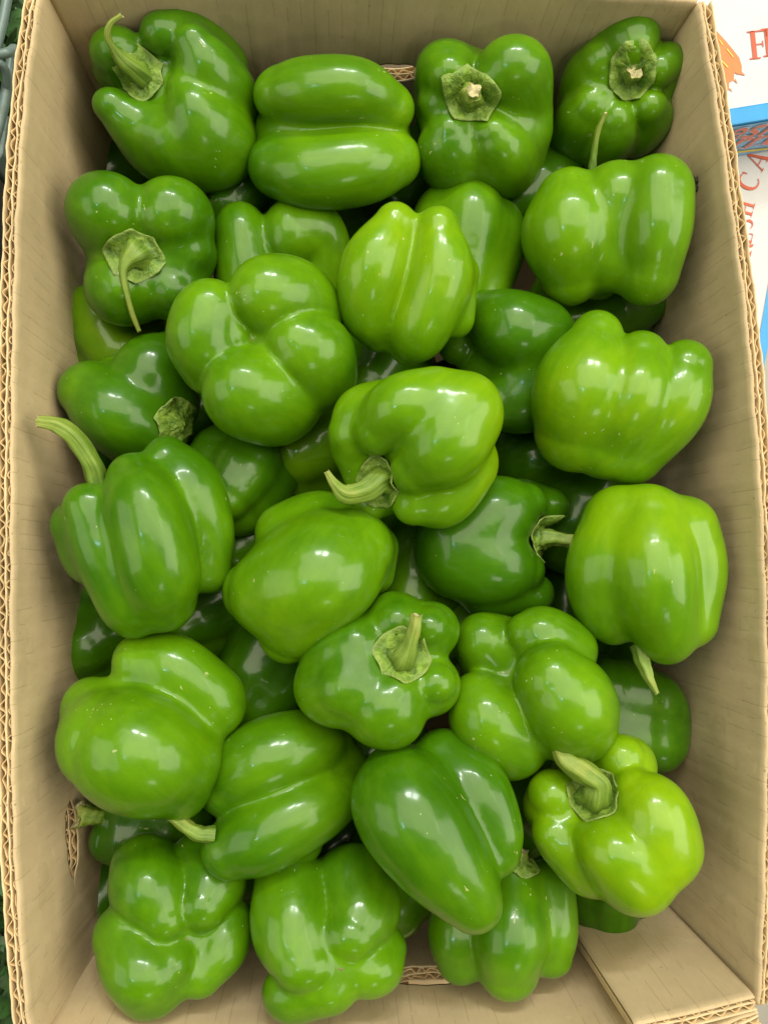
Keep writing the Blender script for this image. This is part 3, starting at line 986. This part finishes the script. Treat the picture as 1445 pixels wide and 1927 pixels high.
B('yellowish lime pepper at the lower right with a thick knobbly stem', (1155, 1565), .176, 112, 54, R=165, fit=(988, 1385, 1320, 1722), fill=0.115, puff=1.07, tint=0.66, res=80, k=.045, amp=.7,
  chains=[[(1192, 1440, 20, 46), (1200, 1450, -20, 60)],
          [(1212, 1500, 55, 40), (1238, 1540, 48, 68), (1235, 1600, 10, 84)],
          [(1118, 1592, 60, 36), (1152, 1612, 55, 62), (1190, 1640, 10, 80)],
          [(1045, 1580, 35, 42), (1072, 1600, 15, 56), (1110, 1640, -20, 62)],
          [(1048, 1512, 34, 48), (1046, 1530, 0, 58)]],
  core=[(1125, 1525, -58, 106), (1185, 1585, -46, 110)], calyx=(1127, 1502, 56, 7), calyx_n=(-.15, .22, .96),
  stem=[(1130, 1502, 16, 28), (1133, 1480, 34, 22), (1110, 1462, 52, 22), (1082, 1440, 62, 19), (1062, 1392, 66, 9)])
# --- front row
B('folded blossom end pepper in the bottom left corner', (325, 1742), .150, 100, -52, R=150, fit=(178, 1565, 470, 1918), fill=0.13, puff=1.12, tint=0.370, res=84, k=.04,
  chains=[[(255, 1640, 0, 68), (275, 1690, 30, 72), (308, 1748, 58, 46)],
          [(365, 1628, 0, 66), (386, 1672, 28, 66), (374, 1720, 54, 50)],
          [(240, 1776, 0, 62), (278, 1830, 22, 70), (326, 1820, 46, 42)],
          [(290, 1850, 0, 66)],
          [(416, 1752, -5, 50), (420, 1796, 8, 47), (385, 1845, 8, 38)]],
  core=[(315, 1710, -46, 120), (320, 1775, -42, 110)], scar=(352, 1764, 5))
B('folded blossom end pepper in the bottom row left of the slot', (618, 1758), .154, 95, -48, R=150, fit=(475, 1590, 760, 1925), fill=0.13, puff=1.12, tint=0.386, res=84, k=.04,
  chains=[[(550, 1672, 5, 72), (552, 1740, 30, 74), (585, 1818, 54, 44)],
          [(662, 1658, 5, 68), (680, 1715, 30, 68), (662, 1760, 58, 48)],
          [(712, 1796, 0, 48), (702, 1830, 12, 52)],
          [(624, 1864, 18, 48), (576, 1870, -5, 52)]],
  core=[(610, 1715, -58, 120), (618, 1780, -48, 98)], scar=(642, 1812, 6))
B('upright ribbed pepper in the bottom row under the long tapered one', (948, 1742), .138, 78, 8, R=138, fit=(810, 1612, 1083, 1882), tint=0.416, res=76, k=.06, amp=.6,
  chains=[[(965, 1680, 38, 54), (960, 1770, 50, 64), (955, 1828, 20, 54)],
          [(885, 1690, 5, 52), (862, 1765, 10, 54), (868, 1812, -5, 46)],
          [(1035, 1685, 5, 50), (1040, 1760, 5, 46), (1032, 1805, -12, 42)]],
  core=[(955, 1720, -45, 90), (950, 1770, -45, 85)], calyx=(984, 1638, 36, 6), calyx_n=(.1, .6, .75), stem=[(986, 1630, 8, 13), (990, 1618, 14, 10)])
B('low dark pepper tucked under the yellowish lime one', (1165, 1690), .100, 80, 40, 240, 118,
  [(90,), (0,), (-55, .95), (-110, .95), (180,)], fit=(1070, 1560, 1252, 1778), tint=0.304, res=56)
B('dark wrinkled pepper by the right wall with a crosswise crease', (1190, 1330), .106, 170, 5, 250, 116,
  [(40,), (-40,), (130,), (-130,)], fit=(1075, 1235, 1296, 1452), tint=0.272, res=60)
# --- second layer, most tints lowered so the gaps look more shaded
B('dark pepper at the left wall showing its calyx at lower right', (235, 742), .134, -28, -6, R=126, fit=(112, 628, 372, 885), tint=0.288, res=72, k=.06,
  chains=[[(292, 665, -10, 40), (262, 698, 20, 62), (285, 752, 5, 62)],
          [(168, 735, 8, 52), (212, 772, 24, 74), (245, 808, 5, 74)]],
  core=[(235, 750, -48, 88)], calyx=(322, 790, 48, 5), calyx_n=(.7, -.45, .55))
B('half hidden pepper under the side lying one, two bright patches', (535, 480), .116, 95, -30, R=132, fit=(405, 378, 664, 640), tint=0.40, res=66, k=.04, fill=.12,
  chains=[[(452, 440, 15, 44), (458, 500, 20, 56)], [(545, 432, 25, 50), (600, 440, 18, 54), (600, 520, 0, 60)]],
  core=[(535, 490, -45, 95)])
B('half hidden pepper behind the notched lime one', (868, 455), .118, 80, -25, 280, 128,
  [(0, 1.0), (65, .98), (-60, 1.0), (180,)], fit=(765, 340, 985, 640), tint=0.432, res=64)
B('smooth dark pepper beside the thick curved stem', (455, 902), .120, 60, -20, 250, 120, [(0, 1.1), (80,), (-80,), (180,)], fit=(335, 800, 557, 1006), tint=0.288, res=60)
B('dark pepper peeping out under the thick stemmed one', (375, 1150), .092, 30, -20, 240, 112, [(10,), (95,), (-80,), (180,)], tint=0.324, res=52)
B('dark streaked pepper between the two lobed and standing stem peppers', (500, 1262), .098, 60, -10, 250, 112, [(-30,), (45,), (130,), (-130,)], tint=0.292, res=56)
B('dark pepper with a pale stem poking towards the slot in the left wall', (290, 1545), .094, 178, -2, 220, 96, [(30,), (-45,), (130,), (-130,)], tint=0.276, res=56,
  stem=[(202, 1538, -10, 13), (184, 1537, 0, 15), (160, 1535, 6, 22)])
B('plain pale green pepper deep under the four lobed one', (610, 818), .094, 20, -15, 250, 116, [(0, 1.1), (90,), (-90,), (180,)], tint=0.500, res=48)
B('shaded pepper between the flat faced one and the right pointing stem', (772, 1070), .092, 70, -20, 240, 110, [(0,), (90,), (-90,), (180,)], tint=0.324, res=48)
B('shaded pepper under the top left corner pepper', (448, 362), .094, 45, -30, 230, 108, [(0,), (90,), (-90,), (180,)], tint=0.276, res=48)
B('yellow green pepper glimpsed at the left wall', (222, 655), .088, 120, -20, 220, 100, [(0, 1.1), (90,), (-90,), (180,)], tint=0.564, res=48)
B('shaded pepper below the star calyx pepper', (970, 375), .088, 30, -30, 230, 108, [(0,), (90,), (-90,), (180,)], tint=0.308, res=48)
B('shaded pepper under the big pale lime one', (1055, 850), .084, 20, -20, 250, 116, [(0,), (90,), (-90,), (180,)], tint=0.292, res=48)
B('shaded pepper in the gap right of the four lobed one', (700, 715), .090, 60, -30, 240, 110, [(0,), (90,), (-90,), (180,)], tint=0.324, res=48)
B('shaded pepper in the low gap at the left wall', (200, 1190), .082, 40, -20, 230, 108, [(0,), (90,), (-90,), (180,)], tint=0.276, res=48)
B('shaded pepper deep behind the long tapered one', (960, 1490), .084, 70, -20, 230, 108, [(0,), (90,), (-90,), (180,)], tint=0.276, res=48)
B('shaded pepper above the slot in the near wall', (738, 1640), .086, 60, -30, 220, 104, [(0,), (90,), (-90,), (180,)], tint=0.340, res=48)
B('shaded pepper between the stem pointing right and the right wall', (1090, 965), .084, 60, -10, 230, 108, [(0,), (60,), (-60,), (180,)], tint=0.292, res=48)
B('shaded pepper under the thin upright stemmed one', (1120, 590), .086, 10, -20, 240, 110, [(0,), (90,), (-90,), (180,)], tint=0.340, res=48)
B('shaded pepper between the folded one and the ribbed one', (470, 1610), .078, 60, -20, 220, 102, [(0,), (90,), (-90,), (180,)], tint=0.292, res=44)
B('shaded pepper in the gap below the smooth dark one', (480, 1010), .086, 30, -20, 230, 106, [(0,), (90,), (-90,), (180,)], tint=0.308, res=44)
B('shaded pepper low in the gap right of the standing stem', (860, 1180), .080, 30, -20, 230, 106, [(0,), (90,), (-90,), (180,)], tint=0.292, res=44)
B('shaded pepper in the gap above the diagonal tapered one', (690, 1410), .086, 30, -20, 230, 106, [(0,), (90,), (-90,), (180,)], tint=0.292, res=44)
# --- deepest layer, glimpsed between the others
def deep(label, x, y, z=.055, az=30, tint=0.14, R=112):  # very dark tint stands in for shade deep in the gaps
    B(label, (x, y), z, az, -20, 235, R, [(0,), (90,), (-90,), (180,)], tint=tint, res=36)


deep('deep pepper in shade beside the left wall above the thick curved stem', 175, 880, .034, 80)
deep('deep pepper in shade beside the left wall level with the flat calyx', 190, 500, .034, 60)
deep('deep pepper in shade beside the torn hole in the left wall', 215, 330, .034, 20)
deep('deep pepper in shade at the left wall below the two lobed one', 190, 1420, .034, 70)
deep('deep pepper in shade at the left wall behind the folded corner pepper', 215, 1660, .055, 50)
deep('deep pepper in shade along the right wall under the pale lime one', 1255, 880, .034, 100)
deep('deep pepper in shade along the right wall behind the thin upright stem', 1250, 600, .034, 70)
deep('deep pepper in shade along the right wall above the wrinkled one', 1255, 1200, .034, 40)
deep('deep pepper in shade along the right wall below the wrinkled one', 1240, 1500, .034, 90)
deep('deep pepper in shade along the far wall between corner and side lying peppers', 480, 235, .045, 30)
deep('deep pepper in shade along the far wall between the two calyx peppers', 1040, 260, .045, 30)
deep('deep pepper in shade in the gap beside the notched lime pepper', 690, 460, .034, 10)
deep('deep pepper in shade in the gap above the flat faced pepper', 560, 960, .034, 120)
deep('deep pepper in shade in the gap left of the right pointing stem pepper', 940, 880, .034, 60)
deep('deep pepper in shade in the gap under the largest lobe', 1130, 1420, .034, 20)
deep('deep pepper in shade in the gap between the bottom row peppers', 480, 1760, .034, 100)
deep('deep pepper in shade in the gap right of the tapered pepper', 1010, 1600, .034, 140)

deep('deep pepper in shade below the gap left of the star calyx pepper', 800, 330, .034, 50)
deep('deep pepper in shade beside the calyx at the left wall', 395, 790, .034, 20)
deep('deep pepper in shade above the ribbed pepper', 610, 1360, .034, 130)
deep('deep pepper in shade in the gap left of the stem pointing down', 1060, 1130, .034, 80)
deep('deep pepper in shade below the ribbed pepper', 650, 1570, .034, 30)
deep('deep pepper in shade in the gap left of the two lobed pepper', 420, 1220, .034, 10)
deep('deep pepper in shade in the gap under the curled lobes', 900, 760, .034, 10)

# ------------------------------------------------------------------ marks on the box
def flat_print(name, polys, z, mat, parent, frame=None):
    """flat print: polygons given by photo pixels, laid on the level plane z"""
    vs, fs = [], []
    for poly in polys:
        i0 = len(vs)
        vs += [at(x, y, z) for x, y in poly]
        fs.append(tuple(range(i0, i0 + len(poly))))
    o = mesh(name, vs, fs, mat, None, smooth=False)
    if parent:
        o.parent = parent
        o.matrix_parent_inverse = parent.matrix_world.inverted()
    return o


def wall_patch(name, pts, sign, px, py, z, du, dz, mat, seed, w=-0.0012):
    """ragged tear lying on the inner face of a wall"""
    wl = Wall(pts, sign)
    u0 = wall_uv(pts, at(px, py, z))
    r = np.random.default_rng(seed)
    vs, fs = [], []
    def P(u, zz, off):
        i = int(np.clip(np.searchsorted(wl.u, u), 0, wl.n - 1))
        ww = off - wl.lean * (1 - zz / wl.H)
        return (wl.xy[i, 0] + wl.nrm[i, 0] * ww, wl.xy[i, 1] + wl.nrm[i, 1] * ww, zz)
    for b in range(9):
        cu, cz = u0 + r.normal(0, du * 0.40), z + r.normal(0, dz * 0.40)
        n = 7; i0 = len(vs)
        vs.append(P(cu, cz, w - 0.0004))
        for j in range(n):
            th = 6.283 * j / n
            q = r.uniform(0.15, 0.5)
            vs.append(P(cu + du * q * math.cos(th), cz + dz * q * math.sin(th) * 1.2, w + 0.0009))
        fs += [(i0, i0 + 1 + j, i0 + 1 + (j + 1) % n) for j in range(n)]
    o = mesh(name, vs, fs, mat, None, smooth=False)
    o.parent = box
    o.matrix_parent_inverse = box.matrix_world.inverted()
    return o


wall_patch('torn_hole', LW, 1, 143, 352, 0.111, 0.010, 0.007, M_INK, 3)
wall_patch('dark_smear', RW, -1, 1317, 340, 0.170, 0.007, 0.004, M_INK, 5)

# ------------------------------------------------------------------ cartons to the right of the box
ZW = 0.094
def prism(name, px, ztop, zbot, mat, parent=None):
    top = [at(x, y, ztop) for x, y in px]
    n = len(top)
    vs = top + [Vector((p.x, p.y, zbot)) for p in top]
    fs = [tuple(range(n - 1, -1, -1)), tuple(range(n, 2 * n))] + [(i, (i + 1) % n, n + (i + 1) % n, n + i) for i in range(n)]
    o = mesh(name, vs, fs, mat, None, smooth=False)
    md = o.modifiers.new('edge', 'BEVEL'); md.width = 0.0012; md.segments = 2
    if parent:
        o.parent = parent
        o.matrix_parent_inverse = parent.matrix_world.inverted()
    return o


carton = empty('white_carton', at(1500, 300, -0.03))
bpy.context.view_layer.update()
prism('body', [(1275, -160), (1900, -160), (1900, -60), (1520, 250), (1427, 748), (1395, 748)], ZW, -0.03, M_WHITE, carton)
tag(carton, 'white carton with orange carrot print and red lettering right of the box', 'carton')
zp = ZW + 0.0006
flat_print('blue_border', [[(1445, 536), (1470, 420), (1512, 262), (1517, 262), (1445, 650), (1426, 744), (1411, 744), (1416, 702)]], zp, M_BLUE, carton)
flat_print('carrot_print', [[(1322, 40), (1342, 52), (1366, 78), (1390, 108), (1395, 124), (1395, 136), (1388, 140), (1381, 136), (1380, 150),
                             (1371, 155), (1371, 168), (1363, 175), (1352, 172), (1330, 120)],
                            [(1388, 139), (1395, 135), (1402, 142)], [(1380, 151), (1383, 148), (1388, 158)], [(1370, 167), (1373, 166), (1379, 174)]], zp, M_ORANGE, carton)
flat_print('carrot_dash_print', [[(1352, 74), (1354, 75), (1360, 84), (1358, 84)], [(1366, 92), (1368, 92), (1380, 107), (1378, 107)],
                            [(1354, 112), (1356, 112), (1370, 126), (1368, 127)]], zp + 0.0005, M_YEL, carton)  # pale yellow dashes printed on the carrot


def letter(ch):
    """serif capitals as strokes in a unit box: (x, y) polygons"""
    def bar(x0, y0, x1, y1): return [(x0, y0), (x1, y0), (x1, y1), (x0, y1)]
    def arc(cx, cy, rx, ry, a0, a1, w0, w1, n=14):
        o, i = [], []
        for k in range(n + 1):
            t = k / n; a = math.radians(a0 + (a1 - a0) * t)
            w = w0 + (w1 - w0) * math.sin(math.pi * t)
            o.append((cx + rx * math.cos(a), cy + ry * math.sin(a)))
            i.append((cx + (rx - w) * math.cos(a), cy + (ry - w * 0.6) * math.sin(a)))
        return [[o[k], o[k + 1], i[k + 1], i[k]] for k in range(n)]
    if ch == 'F':
        return [bar(.14, 0, .30, 1), bar(.02, 0, .42, .045), bar(.02, .955, .72, 1), bar(.66, .74, .72, .955), bar(.30, .49, .56, .53), bar(.52, .40, .56, .62)]
    if ch == 'E':
        return [bar(.14, 0, .30, 1), bar(.02, 0, .74, .045), bar(.02, .955, .72, 1), bar(.66, .76, .72, .955), bar(.69, .045, .75, .25), bar(.30, .49, .56, .53), bar(.52, .40, .56, .62)]
    if ch == 'R':
        return [bar(.14, 0, .30, 1), bar(.02, 0, .42, .045), bar(.02, .955, .45, 1), bar(.30, .48, .5, .52)] + arc(.42, .74, .30, .26, -90, 90, .04, .15) + [[(.42, .5), (.56, .5), (.86, 0), (.70, 0)]]
    if ch == 'H':
        return [bar(.12, 0, .27, 1), bar(.63, 0, .78, 1), bar(.27, .48, .63, .525), bar(0, 0, .39, .04), bar(0, .96, .39, 1), bar(.51, 0, .90, .04), bar(.51, .96, .90, 1)]
    if ch == 'S':
        return arc(.36, .74, .27, .26, 30, 270, .05, .14) + arc(.36, .25, .29, .27, 90, -150, .05, .15)
    if ch == 'C':
        return arc(.46, .5, .44, .52, 45, 315, .04, .17) + [bar(.74, .72, .79, .96)]
    if ch == 'A':
        return [[(.06, 0), (.12, 0), (.45, 1), (.40, 1)], [(.66, 0), (.84, 0), (.50, 1), (.40, 1)], bar(.22, .30, .68, .345), bar(-.02, 0, .22, .04), bar(.56, 0, .94, .04)]
    return []


def word(name, chars, mat, parent, z):
    for ch, x, y, h, ang in chars:
        a = math.radians(ang)
        ux, uy = math.cos(a), -math.sin(a)          # reading direction in the photo
        vx, vy = -math.sin(a), -math.cos(a)         # letter's up
        polys = [[(x + (px * ux + py * vx) * h, y + (px * uy + py * vy) * h) for px, py in pl] for pl in letter(ch)]
        flat_print(name, polys, z, mat, parent)


word('letter', [('F', 1409, 112, 53, 6), ('R', 1435, 107, 53, 6)], M_RED, carton, zp)
word('letter', [('F', 1408, 506, 30, 74), ('R', 1411, 484, 30, 76), ('E', 1412, 462, 30, 78), ('S', 1414, 434, 31, 80), ('H', 1413, 409, 31, 74), ('C', 1420, 364, 38, 68), ('A', 1433, 324, 38, 62)], M_RED, carton, zp)
flat_print('carrot_tip_print', [[(1404, 574), (1410, 576), (1414, 582), (1412, 590), (1405, 594), (1398, 590), (1396, 580)], [(1410, 577), (1412, 578), (1416, 573)]], zp, M_ORANGE, carton)

blue = empty('blue_carton', at(1480, 260, ZW))
bpy.context.view_layer.update()
tag(blue, 'bright blue carton with pink outlined lettering lying on the white carton', 'carton')
ZB = 0.140
ft = [(1330, 243), (1560, 205)]
pa, pb = at(*ft[0], ZB), at(*ft[1], ZB)
dx = (pb - pa).normalized(); back = Vector((-dx.y, dx.x, 0))
depth = 0.011
ctop = [pa, pb, pb + back * depth, pa + back * depth]
vs = ctop + [Vector((p.x, p.y, ZW + 0.001)) for p in ctop]
o = mesh('body', vs, [(0, 1, 2, 3), (4, 7, 6, 5), (0, 4, 5, 1), (1, 5, 6, 2), (2, 6, 7, 3), (3, 7, 4, 0)], M_BLUE, None, smooth=False)
md = o.modifiers.new('edge', 'BEVEL'); md.width = 0.0012; md.segments = 2
o.parent = blue; o.matrix_parent_inverse = blue.matrix_world.inverted()
fn = -back
def face_pt(u, v, w=0.0006): return pa + dx * u + Vector((0, 0, ZW - ZB + 0.0)) * (1 - v) + fn * w
def face_quad(name, quads, mat, w):
    vs, fs = [], []
    for q in quads:
        i0 = len(vs); vs += [face_pt(u, v, w) for u, v in q]; fs.append(tuple(range(i0, i0 + len(q))))
    o = mesh(name, vs, fs, mat, None, smooth=False)
    o.parent = blue; o.matrix_parent_inverse = blue.matrix_world.inverted()
Lf = (pb - pa).length
face_quad('front_print', [[(0.0015, .02), (Lf - .002, .02), (Lf - .002, .96), (0.0015, .96)]], M_BLUE2, 0.0005)
sw = lambda u, b: b + .05 * math.sin(u * 55)
face_quad('swoosh_print', [[(u, sw(u, .10)), (u + .003, sw(u + .003, .10)), (u + .003, sw(u + .003, .16)), (u, sw(u, .16))] for u in np.arange(.002, Lf - .006, .003)], M_YEL, 0.0010)
face_quad('stripe_print', [[(u, .27 + u * .6), (u + .004, .27 + (u + .004) * .6), (u + .004, .285 + (u + .004) * .6), (u, .285 + u * .6)] for u in np.arange(.002, Lf - .008, .004)], M_PINK, 0.0010)


def text_on_face(txt, u, v, size):
    for nm, mat, off, w in (('letter_outline', M_PALE, 0.020, 0.0010), ('letter', M_PINK, 0.0, 0.0014)):
        cu = bpy.data.curves.new(nm, 'FONT')
        cu.body = txt; cu.size = size; cu.shear = 0.28; cu.offset = off * size; cu.resolution_u = 5
        t = bpy.data.objects.new(nm, cu); COL.objects.link(t)
        bpy.context.view_layer.update()
        me = bpy.data.meshes.new_from_object(t.evaluated_get(bpy.context.evaluated_depsgraph_get()))
        bpy.data.objects.remove(t)
        o = link(nm, me, mat, None, smooth=False)
        o.matrix_world = Matrix.Translation(face_pt(u, v, w)) @ Matrix((dx, Vector((0, 0, 1)), fn)).transposed().to_4x4()
        mw = o.matrix_world.copy()
        o.parent = blue; o.matrix_parent_inverse = blue.matrix_world.inverted(); o.matrix_world = mw


text_on_face('Fresh', -0.012, .60, 0.031)
text_on_face('Carrots', -0.008, .27, 0.031)

# white carton with green print behind the slot of the far wall
ztb = 0.06
bc = empty('printed_carton', at(760, -200, Z_FLOOR)); bpy.context.view_layer.update()
tag(bc, 'white carton with green print seen through the slot in the far wall', 'carton')
def slab(name, x0, x1, y0, y1, z0, z1, mat, par):
    vs = [(x0, y0, z0), (x1, y0, z0), (x1, y1, z0), (x0, y1, z0), (x0, y0, z1), (x1, y0, z1), (x1, y1, z1), (x0, y1, z1)]
    o = mesh(name, vs, [(3, 2, 1, 0), (4, 5, 6, 7), (0, 1, 5, 4), (1, 2, 6, 5), (2, 3, 7, 6), (3, 0, 4, 7)], mat, None, smooth=False)
    o.parent = par; o.matrix_parent_inverse = par.matrix_world.inverted()
    return o


yb = at(750, -30, RIM).y + 0.014
xm = at(745, 125, 0.134).x
slab('panel', xm - 0.10, xm + 0.10, yb, yb + 0.22, Z_FLOOR, 0.112, M_WHITE, bc)
slab('green_print', xm - 0.05, xm - 0.004, yb + 0.002, yb + 0.05, 0.1124, 0.1130, simple('green_print', (0.03, 0.16, 0.05), 0.5), bc)

# kraft carton glimpsed through the slot of the near wall
kc = empty('kraft_carton', at(800, 2100, Z_FLOOR)); bpy.context.view_layer.update()
tag(kc, 'brown carton with a raised flap glimpsed through the slot in the near wall', 'carton')
ye = at(800, 2025, RIM).y - 0.016
xs = at(790, 1825, 0.11).x
slab('top_panel', xs - 0.14, xs + 0.14, ye - 0.20, ye, Z_FLOOR, 0.072, M_EDGE, kc)
slab('divider', xs - 0.009, xs - 0.004, ye - 0.10, ye - 0.001, 0.0722, 0.088, M_FLUTE, kc)
slab('flap', xs - 0.05, xs - 0.012, ye - 0.018, ye - 0.012, 0.0722, 0.092, M_FLUTE, kc)

# ------------------------------------------------------------------ crate and greens to the left
def tube(path, r, n=10):
    P = np.array([tuple(p) for p in path], float)
    P4 = catmull(np.hstack([P, np.full((len(P), 1), r)]), 8 * len(P))
    P = P4[:, :3]
    tg = np.gradient(P, axis=0); tg /= np.linalg.norm(tg, axis=1)[:, None]
    u0 = np.cross(tg[0], [0.1, 0.2, 0.97]); u0 /= np.linalg.norm(u0)
    vs = []
    for i in range(len(P)):
        u0 = u0 - tg[i] * u0.dot(tg[i]); u0 /= np.linalg.norm(u0); w0 = np.cross(tg[i], u0)
        vs += [P[i] + (u0 * math.cos(6.2832 * j / n) + w0 * math.sin(6.2832 * j / n)) * r for j in range(n)]
    fs = [(i * n + j, i * n + (j + 1) % n, (i + 1) * n + (j + 1) % n, (i + 1) * n + j) for i in range(len(P) - 1) for j in range(n)]
    fs += [tuple(range(n - 1, -1, -1)), tuple(range((len(P) - 1) * n, len(P) * n))]
    return vs, fs


def child(name, vf, mat, par, smooth=True):
    o = mesh(name, vf[0], vf[1], mat, None, smooth)
    o.parent = par; o.matrix_parent_inverse = par.matrix_world.inverted()
    return o


crate = empty('plastic_crate', at(-120, 120, Z_FLOOR)); bpy.context.view_layer.update()
tag(crate, 'grey green plastic crate left of the box in the top corner', 'crate')
child('rail', tube([at(30, -90, .08), at(14, 0, .08), at(2, 58, .08), at(-30, 180, .08)], 0.0032), M_CRATE, crate)
child('handle', tube([at(-60, 108, .10), at(-5, 103, .10), at(18, 98, .098), at(26, 92, .085), at(30, 92, .06)], 0.0030), M_CRATE, crate)
child('rail', tube([at(24, 108, .07), at(16, 150, .07), at(4, 215, .07), at(-20, 300, .07)], 0.0036), M_CRATE, crate)
child('handle', tube([at(-40, 118, .085), at(-4, 118, .085), at(12, 135, .08), at(14, 170, .07)], 0.0028), M_CRATE, crate)
prism('side_panel', [(-200, 190), (2, 222), (16, 216), (6, 290), (-8, 312), (-200, 330)], .035, -0.03, M_CRATE, crate)

black = empty('dark_slab', at(-150, 900, Z_FLOOR)); bpy.context.view_layer.update()
tag(black, 'dark slab added along the left side of the box', 'tray')
prism('rim', [(-260, 330), (-4, 330), (-12, 1480), (-260, 1480)], .03, -0.03, M_DARK, black)  # added slab that fills the dark strip beside the box


def leaves(name, label, poly_px, count, zr, size, cat='greens'):
    vs, fs = [], []
    (x0, y0, x1, y1) = poly_px
    for i in range(count):
        c = at(random.uniform(x0, x1), random.uniform(y0, y1), random.uniform(*zr))
        q = Quaternion((random.gauss(0, 1), random.gauss(0, 1), random.gauss(0, .6), random.gauss(0, 1))).normalized()
        i0 = len(vs)
        L = size * random.uniform(.6, 1.3); Wd = L * random.uniform(.3, .5)
        for (a, b, d) in ((0, 0, 0), (.35, .5, .06), (.35, 0, -.05), (.35, -.5, .06), (.75, .35, .02), (.75, 0, -.07), (.75, -.35, .02), (1, 0, .04)):
            vs.append(c + q @ Vector((a * L, b * Wd * 2, d * L)))
        fs += [(i0, i0 + 2, i0 + 1), (i0, i0 + 3, i0 + 2), (i0 + 1, i0 + 2, i0 + 5, i0 + 4), (i0 + 2, i0 + 3, i0 + 6, i0 + 5), (i0 + 4, i0 + 5, i0 + 7), (i0 + 5, i0 + 6, i0 + 7)]
    o = mesh(name, vs, fs, M_LEAF)
    tag(o, label, cat, kind='stuff')
    return o


leaves('leafy_greens', 'dark leafy greens along the lower left outside of the box', (-140, 1480, 30, 2000), 700, (-0.02, .05), 0.016)
leaves('leafy_greens', 'dark leaves inside the plastic crate in the top left corner', (-140, -40, 24, 240), 260, (-0.02, .045), 0.022)
